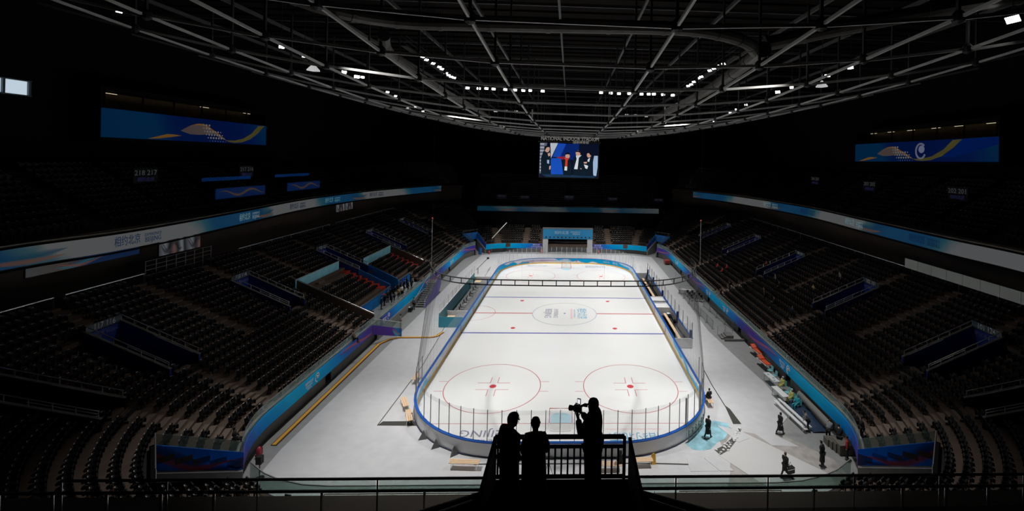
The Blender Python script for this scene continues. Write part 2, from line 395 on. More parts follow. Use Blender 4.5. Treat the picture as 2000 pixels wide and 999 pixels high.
# ice and the board outline
RW, RL, RC = 12.75, 30.0, 8.5
def rink(off=0, n=14):
    """clockwise outline from the near middle round by the left, list of (x, y)"""
    p = [(0, -RL-off)]; r = RC+off
    for cx, cy, a0 in ((-RW+RC, -RL+RC, 270), (-RW+RC, RL-RC, 180), (RW-RC, RL-RC, 90), (RW-RC, -RL+RC, 0)):
        for k in range(n+1): a = math.radians(a0-90*k/n); p.append((cx+r*math.cos(a), cy+r*math.sin(a)))
    p.append((0, -RL-off)); return p
ice = struct('floor_ice', MB().prism(rink(.03)[:-1], 0, .02), M_ice)
def flat(name, polys, m, lvl=.024, par=ice):
    mb = MB()
    for p in polys: mb.prism(p, .019, lvl)
    return mb.build(name, m, par)
def rect(x0, x1, y0, y1): return [(x0, y0), (x1, y0), (x1, y1), (x0, y1)]
def ring_mb(cx, cy, r, w, n=64, a0=0, a1=360):
    mb = MB()
    P = [(cx+q*math.cos(math.radians(a0+(a1-a0)*k/n)), cy+q*math.sin(math.radians(a0+(a1-a0)*k/n)), .024) for q in (r-w/2, r+w/2) for k in range(n+1)]
    mb.add(P, [(k, k+n+1, k+n+2, k+1) for k in range(n)][::1]); mb.f = [f[::-1] for f in mb.f]; return mb
def xl(y):  # half width of the ice at y
    d = abs(y)-(RL-RC)
    return RW if d <= 0 else RW-RC+math.sqrt(max(RC*RC-d*d, 0))
M_center = mat('ice_centre_grey', (.36, .40, .52), .3)
for y, m, w, nm in ((-7.13, M_blue, .30, 'blue_line'), (7.13, M_blue, .30, 'blue_line')): flat(nm, [rect(-RW, RW, y-w/2, y+w/2)], m)
flat('centre_line', [rect(-RW, -4.55, -.15, .15), rect(4.55, RW, -.15, .15)], M_iceline)
for y in (-25.97, 25.97): flat('goal_line', [rect(-xl(y), xl(y), y-.03, y+.03)], M_iceline)
ring_mb(0, 0, 4.5, .09).build('centre_circle', M_center, ice)
ring_mb(-RW, 0, 3.0, .07, 40, -90, 90).build('referee_crease', M_iceline, ice)
for sx in (-1, 1):
    for y in (-5.485, 5.485):
        mb = MB(); mb.lathe([(.3, .02), (.3, .024)], (sx*6.55, y, 0), 20); mb.build('faceoff_spot', M_red, ice)
    for sy in (-1, 1):
        cx, cy = sx*6.55, sy*20.04
        ring_mb(cx, cy, 4.5, .075).build('faceoff_circle', M_iceline, ice)
        mb = MB(); mb.lathe([(.32, .02), (.32, .024)], (cx, cy, 0), 20); mb.build('faceoff_spot', M_red, ice)
        P = []
        for ax in (-1, 1):
            for ay in (-1, 1):
                P.append(rect(*sorted((cx+ax*.32, cx+ax*1.55)), cy+ay*.62-.03, cy+ay*.62+.03)); P.append(rect(cx+ax*.35-.03, cx+ax*.35+.03, *sorted((cy+ay*.62, cy+ay*1.75))))
            P.append(rect(*sorted((cx+ax*4.5, cx+ax*5.3)), cy-.9-.03, cy-.9+.03)); P.append(rect(*sorted((cx+ax*4.5, cx+ax*5.3)), cy+.9-.03, cy+.9+.03))
        flat('faceoff_marks', P, M_iceline)
for sy in (-1, 1):
    flat('goal_crease', [[(-.85, sy*25.94), (-.85, sy*24.8), (-.4, sy*24.45), (.4, sy*24.45), (.85, sy*24.8), (.85, sy*25.94)]], M_crease, .0235)
    for s in (-1, 1): flat('goal_crease_side', [[(s*.87, sy*25.94), (s*.87, sy*24.8), (s*1.0, sy*24.9), (s*1.22, sy*25.94)]], mat('crease_lilac', (.72, .70, .82), .3), .0235)
mb = MB().lathe([(.15, .02), (.15, .024)], (0, 0, 0), 16); mb.build('centre_spot', M_blue, ice)
M_logogrey = mat('ice_logo_grey', (.22, .22, .32), .3); M_logoblue = mat('ice_logo_blue', (.12, .42, .62), .3); M_pink = mat('ice_logo_pink', (.80, .62, .62), .3)
def iceframe(x, y, rot): a = math.radians(rot); return frame((x, y, .026), (math.cos(a), math.sin(a), 0), (-math.sin(a), math.cos(a), 0))
text('BEIJING', 1.35, M_logogrey, ice, iceframe(-2.35, .05, -90), ext=.001, sx=.8, align='CENTER')
text('EXPERIENCE', .82, M_logogrey, ice, iceframe(-1.25, .05, -90), ext=.001, sx=.78)
text('相约北京', 1.55, M_logoblue, ice, iceframe(2.35, 0, -90), ext=.001, sx=.68)
flat('logo_strip', [rect(.82, 1.12, -2.1, 2.0)], M_pink)
text('XIANG YUE BEI JING', .30, M_logoblue, ice, iceframe(1.38, 0, -90), ext=.001, sx=1.2)
for sx, sy in ((-1, -1), (1, 1)):
    text('BEIJING', 1.25, M_logogrey, ice, iceframe(sx*5.9, sy*27.25, 180 if sy < 0 else 0), ext=.001, sx=1.0)
    text('EXPERIENCE', .72, M_logogrey, ice, iceframe(sx*5.9, sy*28.25 if sy < 0 else 28.2, 180 if sy < 0 else 0), ext=.001, sx=1.0)
for sx, sy in ((1, -1), (-1, 1)):
    text('相约北京', 1.25, M_logoblue, ice, iceframe(sx*5.9, sy*27.7, 180 if sy < 0 else 0), ext=.001, sx=.85)
    flat('logo_strip', [rect(sx*5.9-2.3, sx*5.9+2.3, sy*26.75-.07, sy*26.75+.07)], M_pink)

# rink boards
bo = thing('rink_boards', 'white ice hockey dasher boards with blue cap and glass all round the ice', 'rink boards')
mb = MB(); P = rink(.0); mb.wall(P, .2, 1.05, .04); inner = mb.build('dasher_panels', M_boardart, bo)
mb = MB(); mb.wall(rink(-.035), .02, .22, .03); k = mb.build('kick_plate', M_yellow, bo); k['label'] = 'yellow kick plate'
mb = MB(); mb.wall(rink(.09), .0, 1.05, .05); mb.build('back_panels', M_boardo, bo)
mb = MB(); mb.wall(rink(-.02), 1.05, 1.13, .22); k = mb.build('cap_rail', M_capblue, bo); k['label'] = 'blue cap rail'
mb = MB(); mb.wall(rink(.16), .0, .07, .06); mb.build('base_strip', mat('base_strip_dark', (.02, .025, .06), .5), bo)
def rink_path_by_len(off=.06):
    P = [Vector((*p, 0)) for p in rink(off, 24)]; L = [0]
    for a, b in zip(P, P[1:]): L.append(L[-1]+(b-a).length)
    return P, L
RP, RLn = rink_path_by_len()
def rp(u):
    u = u % RLn[-1]
    for i in range(len(RLn)-1):
        if RLn[i+1] >= u: f = (u-RLn[i])/(RLn[i+1]-RLn[i]) if RLn[i+1] > RLn[i] else 0; return RP[i].lerp(RP[i+1], f)
    return RP[-1]
TOT = RLn[-1]; ENDU = 4.25+RC*PI/2+.3            # from the middle of an end to the end of its corner
def pane(u0, u1, h, gm, name='glass_panel'):
    n = 2 if (u1-u0) < 1.5 else 3; mb = MB(); mb.wall([rp(u0+(u1-u0)*k/n) for k in range(n+1)], 1.13, 1.13+h, .014); return mb.build(name, gm, bo)
def post(u, h, m, r=.025):
    p = rp(u); mb = MB(); mb.box(p.x-r, p.x+r, p.y-r, p.y+r, 1.13, 1.13+h); return mb.build('glass_post', m, bo)
GH = 2.3
for c, m in ((0, M_postd), (TOT/2, M_post)):
    n = 34
    for k in range(n+1):
        u = c-ENDU+2*ENDU*k/n
        if c == 0 and k in (29, 30): continue
        post(u, GH, m)
        if k < n: pane(u, u+2*ENDU/n, GH-.03, M_glass)
l0, l1 = ENDU, TOT/2-ENDU
for k in range(16): pane(l0+(l1-l0)*k/16, l0+(l1-l0)*(k+1)/16-.02, 1.85, M_glass)
r0, r1 = TOT/2+ENDU, TOT-ENDU                       # right side runs far to near; open in front of the team benches
for k in range(14):
    a, b = r0+(r1-r0)*k/14, r0+(r1-r0)*(k+1)/14
    y = (rp(a).y+rp(b).y)/2
    if -11.5 < y < 18.6: continue
    pane(a, b-.02, 1.85, M_glass)
for yy in (-7.13, 7.13, 0):
    for sx in (-1, 1):
        mb = MB().box(sx*(RW-.004)-.006, sx*(RW-.004)+.006, yy-.13, yy+.13, .2, 1.05); mb.build('line_mark', M_blue if yy else M_red, bo)
for sx, a in ((-1, 118), (1, 62)):                  # lettering on the far corner boards
    th = math.radians(a if sx > 0 else a); cx = sx*(RW-RC)
    for da, b, sz in ((0, 'EXPERIENCE BEIJING', .36), (sx*17, '相约北京', .52)):
        q = th+math.radians(-da*sx*sx*(1 if sx > 0 else 1)*(-1 if sx < 0 else 1)*.9) if da else th
        p = Vector((cx+(RC-.03)*math.cos(q), RL-RC+(RC-.03)*math.sin(q), .62)); t = Vector((math.sin(q), -math.cos(q), 0))
        text(b, sz, M_white, bo, frame(p, t, (0, 0, 1)))
text('EXPERIENCE BEIJING', .34, M_logoblue, bo, frame((-.4, RL-.03, .62), (1, 0, 0), (0, 0, 1)), sx=1.3)
mb = MB().lathe([(.16, -.01), (.16, .01)], (0, 0, 0), 14); mb.v = [(v[0]+2.1, RL-.03+v[2], .62+v[1]) for v in mb.v]; mb.build('emblem', M_red, bo)
# gate posts of the rink by the pool
for k, u in enumerate((TOT-10.3, TOT-13.0)):
    p = rp(u); mb = MB().box(p.x-.06, p.x+.06, p.y-.06, p.y+.06, 0, 3.2); mb.build('gate_post', M_steeld, bo)
mb = MB(); q = [rp(TOT-10.3-2.7*k/5)*1.012 for k in range(6)]
for z in (.25, .55, .85): mb.tube([(p.x, p.y-.1, z) for p in q], .05, 5)
for p in q: mb.tube([(p.x, p.y-.1, .1), (p.x, p.y-.1, 1.0)], .045, 5)
mb.build('gate_frame', mat('gate_green', (.12, .19, .18), .5), bo)

# goals
def goal(lab, y, s):
    g = thing('hockey_goal', lab, 'goal', (0, y, .024))
    mb = MB(); R = .03
    mb.tube([(-.92, 0, 0), (-.92, 0, 1.22), (.92, 0, 1.22), (.92, 0, 0)], R*1.3, 8); fr = mb.build('goal_frame', M_red, g)
    mb = MB(); b = [(-.92, 0), (-1.05, s*.5), (-.85, s*1.0), (-.4, s*1.12), (.4, s*1.12), (.85, s*1.0), (1.05, s*.5), (.92, 0)]
    mb.tube([(x, yy, .03) for x, yy in b], R, 6); mb.tube([(0, s*1.12, 0), (0, s*.55, 1.15), (0, 0, 1.2)], R*.8, 6); mb.build('base_frame', M_white, g)
    mb = MB(); tp = [(-.9, 0), (-.85, s*.4), (-.6, s*.55), (-.3, s*.56), (.3, s*.56), (.6, s*.55), (.85, s*.4), (.9, 0)]
    for i in range(7): mb.add([(*b[i], .03), (*b[i+1], .03), (*tp[i+1], 1.2), (*tp[i], 1.2)], [(0, 1, 2, 3)])
    mb.add([(*p, 1.2) for p in tp], [tuple(range(8))]); mb.build('net', M_goalnet, g); return g
goal('ice hockey goal with red posts at the end nearest the balcony', -25.94, -1)
goal('ice hockey goal with red posts at the far end before the entrance portal', 25.94, 1)

# ---- stands (tiers)
def tiers(s):
    mb = MB()
    for i in range(NR):
        t0, t1 = i*.82, (i+1)*.82; z = 2.0+.36*i
        for a, b in intervals(i, s, lim_row(i)):
            ws = wsamp(a, b, t0); n = len(ws)
            V = [bp(w, t0, s, z-.36-(.5 if i == 0 else 0)) for w in ws]+[bp(w, t0, s, z) for w in ws]+[bp(w, t1, s, z) for w in ws]+[bp(w, t1, s, z-.36) for w in ws]
            F = []
            for k in range(n-1): F += [(k, k+1, n+k+1, n+k), (n+k, n+k+1, 2*n+k+1, 2*n+k)]
            for k in (0, n-1): F.append((k, n+k, 2*n+k, 3*n+k))
            mb.add(V, F)
    return mb
struct('floor_stand_left', tiers(-1), M_tread); struct('floor_stand_right', tiers(1), M_tread)
# concourse behind the lower stand and its back wall; rear walls of the bowl
for s, nm in ((-1, 'left'), (1, 'right')):
    ws = wsamp(-39, 39, 17.2); n = len(ws); V = []
    for t, z in ((17.2, 9.2), (20.6, 9.2), (20.6, 13.2), (19.8, 13.2), (19.8, 14.4)): V += [bp(w, t, s, z) for w in ws]
    mb = MB(); mb.add(V, [(k*n+i, k*n+i+1, (k+1)*n+i+1, (k+1)*n+i) for k in range(4) for i in range(n-1)]); struct('wall_concourse_'+nm, mb, mat('concourse_wall', (.05, .034, .024), .8, 0, .15, .8))
    mb = MB()                                    # upper deck: slope of .6
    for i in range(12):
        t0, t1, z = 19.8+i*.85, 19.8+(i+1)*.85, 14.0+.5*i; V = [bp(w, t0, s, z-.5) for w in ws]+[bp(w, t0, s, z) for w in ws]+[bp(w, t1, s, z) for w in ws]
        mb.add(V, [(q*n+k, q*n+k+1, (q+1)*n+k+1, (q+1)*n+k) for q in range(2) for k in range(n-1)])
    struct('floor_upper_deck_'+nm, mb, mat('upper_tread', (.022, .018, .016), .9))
for g, nm in ((1, 'far'), (-1, 'near')):
    mb = MB(); Y = lambda y: BY+g*y
    for a, b in ((6.56, 9.6),):
        for x0, x1 in ((-24, 24),): mb.box(x0, x1, *sorted((Y(39.1+8.0), Y(39.1+8.3))), 4.6, 8.4)
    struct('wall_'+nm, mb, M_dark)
    mb = MB()
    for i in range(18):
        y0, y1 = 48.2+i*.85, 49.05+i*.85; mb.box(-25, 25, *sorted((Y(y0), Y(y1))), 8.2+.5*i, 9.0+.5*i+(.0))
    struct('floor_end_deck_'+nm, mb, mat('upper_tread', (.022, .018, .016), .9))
    for s in (-1, 1):                            # end cheeks where the high corner stand stops
        mb = MB(); V = [bp(g*39, 6.5, s, 4.6), bp(g*39, 18.2, s, 4.6), bp(g*39, 28.4, s, 4.6), bp(g*39, 28.4, s, 20), bp(g*39, 18.2, s, 14), bp(g*39, 6.5, s, 4.86)]
        mb.add(V, [(0, 1, 4, 5), (1, 2, 3, 4)]); struct('wall_cheek_%s_%s' % (nm, 'left' if s < 0 else 'right'), mb, M_dark)
# outer walls and roof
def lw(x):
    mb = MB(); return mb
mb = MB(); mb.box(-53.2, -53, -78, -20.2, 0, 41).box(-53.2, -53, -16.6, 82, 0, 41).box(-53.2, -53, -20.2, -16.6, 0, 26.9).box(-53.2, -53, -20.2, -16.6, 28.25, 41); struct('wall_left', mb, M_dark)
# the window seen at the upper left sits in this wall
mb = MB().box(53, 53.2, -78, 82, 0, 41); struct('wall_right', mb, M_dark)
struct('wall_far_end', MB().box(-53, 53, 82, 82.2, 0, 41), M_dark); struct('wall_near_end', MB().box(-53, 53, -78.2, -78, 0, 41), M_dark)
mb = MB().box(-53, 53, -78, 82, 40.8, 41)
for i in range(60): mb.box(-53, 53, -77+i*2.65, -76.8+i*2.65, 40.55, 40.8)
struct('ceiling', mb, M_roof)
mb = MB(); zc0, zc1 = 26.9, 28.25
mb.box(-53.1, -52.9, -20.25, -16.55, zc0-.12, zc0).box(-53.1, -52.9, -20.25, -16.55, zc1, zc1+.1)
for y in (-20.2, -18.65, -16.65): mb.box(-53.15, -52.95, y-.09, y+.09, zc0, zc1)
w1 = struct('window_1', mb, mat('window_frame', (.12, .16, .18), .5))
MB().box(-53.06, -53.05, -20.1, -16.7, zc0, zc1).build('pane', glass_mat('window_glass', (.5, .6, .6), .95), w1)
M_tower = mat('distant_tower', (.35, .45, .52), .9)
one('office_tower', 'tall blue grey tower seen through the window bars', 'tower', MB().box(-150, -140, -34, -20, 0, 43).box(-148, -142, -31, -23, 43, 60), M_tower)
one('low_building', 'wide low grey building seen through the lit window', 'building', MB().box(-160, -140, -14, 30, 0, 34).box(-158, -142, -6, 20, 34, 37), M_tower)

# ================================================================== fronts of the stands: banners, glass, walls
def path_bowl(w0, w1, t, s): return [bp(w, t, s) for w in wsamp(w0, w1, t)]
def oriented(P, s): return P if s < 0 else P          # thickness side handled by caller
def band(mb, w0, w1, t, s, z0, z1, th=.06, tops=None):
    P = path_bowl(w0, w1, t, s)
    if s > 0: mb.wall(P, z0, z1, -th)
    else: mb.wall(P, z0, z1, th)
    return mb
WF = 35.2                                     # the corner tunnel starts here
for s, nm in ((-1, 'left'), (1, 'right')):
    mb = MB(); Pn = path_bowl(-WF, WF, 0, s)
    # grey front wall, set back under the banner, with door openings
    segs = [(-WF, -22), (-21, -9.5), (-8.5, 3), (4, 20), (21, WF)]
    for a, b in segs: band(mb, a, b, .45 if s > 0 else .35, s, 0, 1.7, .1)
    for a, b in zip([q[1] for q in segs], [q[0] for q in segs[1:]]): band(mb, a, b, 1.0, s, 0, 1.7, .1)
    struct('wall_stand_'+nm, mb, M_conc)
    lab = 'long blue and purple printed banner along the front of the %s stand' % nm
    fb = thing('fascia_banner', lab, 'banner', bp(0, 0, s), world=True)
    rng = [(-WF, WF)] if s > 0 else [(-WF, -13.0), (-10.6, WF)]
    mb = MB()
    for a, b in rng:
        P = path_bowl(a, b, -.02, s); mb.wall(P, 1.2, 2.28, -.06 if s > 0 else .06)
    mb.build('printed_panel', M_fascia, fb)
    for w in ((-24.5, -9, 7, 21) if s < 0 else (-22.0, -5.5, 2.0, 22)):
        p = bp(w, -.045, s, 1.75); tng = Vector((0, 1, 0)) if s < 0 else Vector((0, 1, 0)); rgt = (0, 1, 0) if s < 0 else (0, -1, 0)
        rgt = (0, 1, 0) if s > 0 else (0, -1, 0)
        rgt = Vector(rgt)*(-1)
        text('相约北京', .30, M_white, fb, frame(p+Vector((0, s*.75, .14)), rgt, (0, 0, 1))); text('EXPERIENCE', .17, M_white, fb, frame(p+Vector((0, s*.75, -.12)), rgt, (0, 0, 1))); text('BEIJING', .19, M_white, fb, frame(p+Vector((0, s*.75, -.33)), rgt, (0, 0, 1)))
        ring_ = MB().lathe([(.30, 0), (.30, .008)], (0, 0, 0), 18)
        R = [(math.cos(a)*.3, math.sin(a)*.36) for a in [PI*2*k/20 for k in range(16)]]; mb = MB()
        for (y0, z0), (y1, z1) in zip(R, R[1:]): mb.bar((p.x, p.y+y0*rgt.y-.45*s, p.z+z0), (p.x, p.y+y1*rgt.y-.45*s, p.z+z1), .015, .10)
        mb.lathe([(.10, -.1), (.10, .1)], (p.x, p.y-.45*s, p.z+.05), 8); mb.build('emblem', M_white, fb)
    gr = thing('glass_parapet', 'greenish glass parapet on top of the %s stand front banner' % nm, 'parapet', bp(0, .1, s), world=True)
    mb = MB(); band(mb, -WF, WF, .06, s, 2.28, 3.02, .02)
    mb.build('glass', M_glassg, gr)
    mb = MB()
    for k in range(len(path_bowl(-WF, WF, .07, s))-1):
        q = path_bowl(-WF, WF, .07, s); mb.bar((q[k].x, q[k].y, 3.03), (q[k+1].x, q[k+1].y, 3.03), .05, .04)
    mb.build('top_rail', M_steeld, gr)
    mb = MB(); band(mb, -WF, WF, .12, s, 2.0, 2.3, .25); mb.build('kerb', mat('kerb_grey', (.36, .37, .35), .7), gr)
    # corner walls and the tunnel wings
    for g, end in ((1, 'far'), (-1, 'near')):
        th = (WF-30)/14*PI/2
        A = [bp(g*WF, t, s) for t in (0, .5, 4.15)]; B = [bp(g*38.0, t, s) for t in (0, 4.15)]
        w = thing('tunnel_banner', 'blue banner sloping up beside the %s %s corner tunnel, next to the side stand' % (end, nm), 'banner', A[0], world=True)
        mb = MB(); mb.wall([A[0], A[2]], [.55, 2.45], [2.28, 4.25], .06*(-1 if s*g > 0 else 1)); mb.build('printed_panel', M_fasciadark if end == 'near' else M_fascia, w)
        mb = MB(); mb.wall([A[0]+Vector((0, 0, 0)), A[2]], 0, [1.2, 2.72], .3*(1 if s*g > 0 else -1)); struct('wall_tunnel_side', mb, M_conc)
        g2 = MB(); g2.wall([A[0], A[2]], [2.28, 4.25], [3.0, 4.95], .02); o = one('glass_balustrade', 'sloping glass balustrade above the %s %s tunnel banner' % (end, nm), 'balustrade', g2, M_glassg)
        w2 = thing('tunnel_banner', 'purple blue banner sloping up beside the %s %s corner tunnel, next to the end stand' % (end, nm), 'banner', B[0], world=True)
        mb = MB(); mb.wall([B[0], B[1]], [1.0, 2.7], [2.1, 4.25], .06); mb.build('printed_panel', M_fascia if g > 0 else M_dark, w2)
        mb = MB(); mb.wall([B[0], B[1]], 0, [1.05, 2.72], .3*(-1 if s*g > 0 else 1)); struct('wall_tunnel_side', mb, M_conc)
        li = thing('tunnel_lintel', 'bright blue lintel over the %s %s corner tunnel mouth' % (end, nm), 'lintel', A[2], world=True)
        mb = MB(); mb.wall([A[2], B[1]] if s*g < 0 else [B[1], A[2]], 2.7, 4.3, .25); mb.build('blue_panel', M_standblue if g > 0 else M_dark, li)
        mb = MB(); mb.bar((*A[2].xy, 4.95), (*B[1].xy, 4.95), .05, .05); mb.bar((*A[2].xy, 4.3), (*A[2].xy, 4.95), .05, .05); mb.bar((*B[1].xy, 4.3), (*B[1].xy, 4.95), .05, .05); mb.build('handrail', M_steeld, li)
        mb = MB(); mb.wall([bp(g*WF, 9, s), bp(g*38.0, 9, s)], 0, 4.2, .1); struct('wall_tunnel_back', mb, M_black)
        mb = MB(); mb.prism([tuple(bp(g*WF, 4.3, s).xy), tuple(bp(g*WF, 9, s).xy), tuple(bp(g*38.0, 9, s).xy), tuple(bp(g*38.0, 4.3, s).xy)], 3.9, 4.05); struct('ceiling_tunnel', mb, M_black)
# end stands: front wall + banner, portal gap at the far end
for g, end in ((1, 'far'), (-1, 'near')):
    Y = BY+g*39.1
    for s, sn in ((-1, 'left'), (1, 'right')):
        x0, x1 = 5.9, 18.0
        P = [Vector((s*x0, Y, 0)), Vector((s*14, Y, 0))]+[bp(g*w, 0, s) for w in (42.5, 41, 39.7, 38.0)]
        mb = MB(); sg = 1 if s*g > 0 else -1
        mb.wall(P, 0, 1.5, .1*sg); struct('wall_end_front', mb, mat('end_wall_grey', (.06, .06, .058), .85))
        eb = thing('end_banner', 'blue to purple printed banner on the %s end stand front, %s of the portal' % (end, sn), 'banner', P[0], world=True)
        mb = MB(); mb.wall([p-Vector((0, g*.02, 0)) for p in P], .85, 2.0, .06*sg); mb.build('printed_panel', M_fascia if g > 0 else mat('banner_back', (.03, .04, .08), .7), eb)
        if g > 0:
            for cx in (7.2, 16.6):
                text('相约北京', .42, M_white, eb, frame((s*cx, Y-.05, 1.68), (1, 0, 0), (0, 0, 1))); text('EXPERIENCE BEIJING', .26, M_white, eb, frame((s*cx, Y-.05, 1.28), (1, 0, 0), (0, 0, 1)))
    if g < 0:
        mb = MB().box(-5.9, 5.9, Y-.1, Y, 0, 2.05); struct('wall_end_middle', mb, M_conc)
        gp = thing('glass_parapet', 'curved glass parapet along the near end stand front below the balcony', 'parapet', (0, Y, 2), world=True)
        P = [bp(-w, 0, -1) for w in (38.0, 39.7, 41, 42.5, 44)]+[bp(-w, 0, 1) for w in (44, 42.5, 41, 39.7, 38.0)]
        zz = [2.05]*10
        mb = MB(); mb.wall(P, zz, [z+1.0 for z in zz], -.02); mb.build('glass', M_glassb, gp)
        mb = MB()
        for a, b, za, zb in zip(P, P[1:], zz, zz[1:]):
            mb.bar((a.x, a.y, za+1.02), (b.x, b.y, zb+1.02), .05, .05)
        mb.build('top_rail', M_steeld, gp)
        mb = MB()
        for k in range(15):
            x = -13+26*k/14; mb.box(x-.02, x+.02, Y-.1, Y-.06, 2.05, 2.7)
        for a, b in ((-13, -3.5), (-1.5, 5), (7, 13)): mb.bar((a, Y-.12, 2.7), (b, Y-.12, 2.7), .04, .04)
        mb.build('inner_rail', M_steel, gp)
# entrance portal at the far end
po = thing('entrance_portal', 'far end entrance portal with grey pillars and blue header sign', 'portal', (0.15, 41.0, 0), world=True)
for a, b in ((-5.65, -4.45), (4.75, 5.95)):
    mb = MB().box(a, b, 40.9, 42.2, 0, 3.25); mb.build('pillar', mat('portal_grey', (.55, .55, .56), .6), po)
mb = MB().wall([Vector((-5.65, 40.85, 0)), Vector((5.95, 40.85, 0))], 3.2, 5.55, 1.3); hd = mb.build('header', mat('portal_blue', (.015, .25, .52), .5), po)
text('相约北京', .85, mat('sign_pale', (.45, .72, .85), .5), po, frame((-1.3, 40.82, 4.65), (1, 0, 0), (0, 0, 1))); text('EXPERIENCE', .42, MATS['sign_pale'], po, frame((1.9, 40.82, 4.85), (1, 0, 0), (0, 0, 1))); text('BEIJING', .52, MATS['sign_pale'], po, frame((2.1, 40.82, 4.4), (1, 0, 0), (0, 0, 1)))
mb = MB()
for k in range(12):
    x = -4.9+k*.92; mb.lathe([(.17, 0), (.17, .03)], (0, 0, 0), 12); n = len(mb.v)
    for i in range(n-24, n): v = mb.v[i]; mb.v[i] = (v[0]+x, 40.84-v[2], v[1]+3.62)
mb.build('round_vents', M_black, po)
mb = MB().box(-5.75, 6.05, 40.8, 42.3, 5.55, 5.7); mb.build('top_ledge', M_steeld, po)
mb = MB().box(-4.45, 4.75, 42.9, 43.0, 0, 3.3); mb.build('dark_curtain', mat('portal_curtain', (.006, .012, .018), .9), po)
mb = MB()
for zz in (3.25, 2.6): mb.box(-4.45, 4.75, 41.4, 41.5, zz-.05, zz)
mb.build('lintel_trim', M_black, po)

# ------------------------------------------------------------------ stair tunnels up in the lower stands
def Mt(w, s):
    n = bn(w, s); tt = Vector((-n.y, n.x, 0)); p = bp(w, 0, s)
    return Matrix(((n.x, tt.x, 0, p.x), (n.y, tt.y, 0, p.y), (0, 0, 1, 0), (0, 0, 0, 1)))
NUM = {(-1, 0): '117 116', (-1, 1): '115 114', (-1, 2): '113 112', (-1, 3): '111 110', (-1, 4): '109 108', (1, 0): '101 124', (1, 1): '102 101', (1, 2): '104 103', (1, 3): '106 105', (1, 4): '108 107', (-1, 5): '119 118', (1, 5): '123 122'}
PLACE = ['second from the balcony end', 'third from the balcony end', 'in the middle of the stand', 'second from the far end', 'nearest the far end', 'at the dark near corner']
def tunnel(w, s, k, first):
    side = 'left' if s < 0 else 'right'
    t = thing('stair_tunnel', 'blue walled stair tunnel cut into the %s lower stand, %s' % (side, PLACE[k]), 'stair tunnel', bp(w, VT0, s, bz(VT0)-.4), group='stair tunnels of the lower stands', world=True)
    M = Mt(w, s); h = VHW; th = .16
    def sw(y0, y1, mi):
        a, b = VT0-.1, VT1+.1; z0 = bz(VT0)-.5
        V = [(a, y0, z0), (b, y0, z0), (b, y0, bz(b)+.55), (a, y0, bz(a)+.55), (a, y1, z0), (b, y1, z0), (b, y1, bz(b)+.55), (a, y1, bz(a)+.55)]
        return MB().add([M @ Vector(v) for v in V], [(0, 1, 2, 3), (5, 4, 7, 6), (3, 2, 6, 7), (1, 0, 4, 5), (0, 3, 7, 4), (1, 5, 6, 2)])
    for y in (-h, h-th):
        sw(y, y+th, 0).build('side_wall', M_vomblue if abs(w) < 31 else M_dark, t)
        c = MB(); y2 = y+th/2
        c.bar(M @ Vector((VT0-.1, y2, bz(VT0-.1)+.57)), M @ Vector((VT1+.1, y2, bz(VT1+.1)+.57)), th+.06, .06); c.build('coping', mat('coping_grey', (.20, .19, .18), .6), t)
        r = MB(); q = [(VT0, .95), (VT1, .95)]
        r.tube([M @ Vector((VT0, y2, bz(VT0)+1.0)), M @ Vector((VT1, y2, bz(VT1)+1.0))], .035, 6)
        r.tube([M @ Vector((VT0+.2, y2+(.25 if y < 0 else -.25), bz(VT0)+.75)), M @ Vector((VT0+3.2, y2+(.25 if y < 0 else -.25), bz(VT0+3)+.75))], .03, 6)
        r.build('handrail', M_steel, t)
        for i in range(7): tt = VT0+.05+(VT1-VT0-.1)*i/6; MB().tube([M @ Vector((tt, y2, bz(tt)+.55)), M @ Vector((tt, y2, bz(tt)+1.0))], .03, 5).build('rail_post', M_steel, t)
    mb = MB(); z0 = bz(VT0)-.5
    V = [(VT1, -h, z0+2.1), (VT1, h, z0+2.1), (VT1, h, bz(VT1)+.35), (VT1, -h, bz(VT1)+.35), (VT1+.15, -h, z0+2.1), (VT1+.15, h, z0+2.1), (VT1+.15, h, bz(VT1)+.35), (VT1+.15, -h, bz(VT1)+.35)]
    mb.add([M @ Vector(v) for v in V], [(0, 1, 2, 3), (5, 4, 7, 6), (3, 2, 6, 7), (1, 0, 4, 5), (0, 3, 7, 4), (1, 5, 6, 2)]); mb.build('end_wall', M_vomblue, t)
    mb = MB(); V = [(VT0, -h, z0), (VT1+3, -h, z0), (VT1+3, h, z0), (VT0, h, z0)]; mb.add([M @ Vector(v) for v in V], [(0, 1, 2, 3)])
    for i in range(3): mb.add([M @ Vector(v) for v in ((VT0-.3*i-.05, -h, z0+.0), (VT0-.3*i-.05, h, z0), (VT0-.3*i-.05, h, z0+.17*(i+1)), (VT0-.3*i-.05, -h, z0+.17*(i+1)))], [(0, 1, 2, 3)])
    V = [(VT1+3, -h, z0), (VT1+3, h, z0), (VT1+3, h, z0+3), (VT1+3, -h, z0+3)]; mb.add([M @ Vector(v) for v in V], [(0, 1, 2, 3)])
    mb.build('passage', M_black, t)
    sgn = MB(); V = [(VT1-.06, -h+.1, bz(VT1)+.45), (VT1-.06, h-.1, bz(VT1)+.45), (VT1-.06, h-.1, bz(VT1)+1.0), (VT1-.06, -h+.1, bz(VT1)+1.0), (VT1, -h+.1, bz(VT1)+.45), (VT1, h-.1, bz(VT1)+.45), (VT1, h-.1, bz(VT1)+1.0), (VT1, -h+.1, bz(VT1)+1.0)]
    sgn.add([M @ Vector(v) for v in V], [(0, 1, 2, 3), (5, 4, 7, 6), (3, 2, 6, 7), (1, 0, 4, 5), (0, 3, 7, 4), (1, 5, 6, 2)]); sp = sgn.build('number_sign', mat('sign_back', (.03, .05, .07), .4), t)
    n = bn(w, s); tg = Vector((-n.y, n.x, 0)); rt_ = Vector((n.y, -n.x, 0))
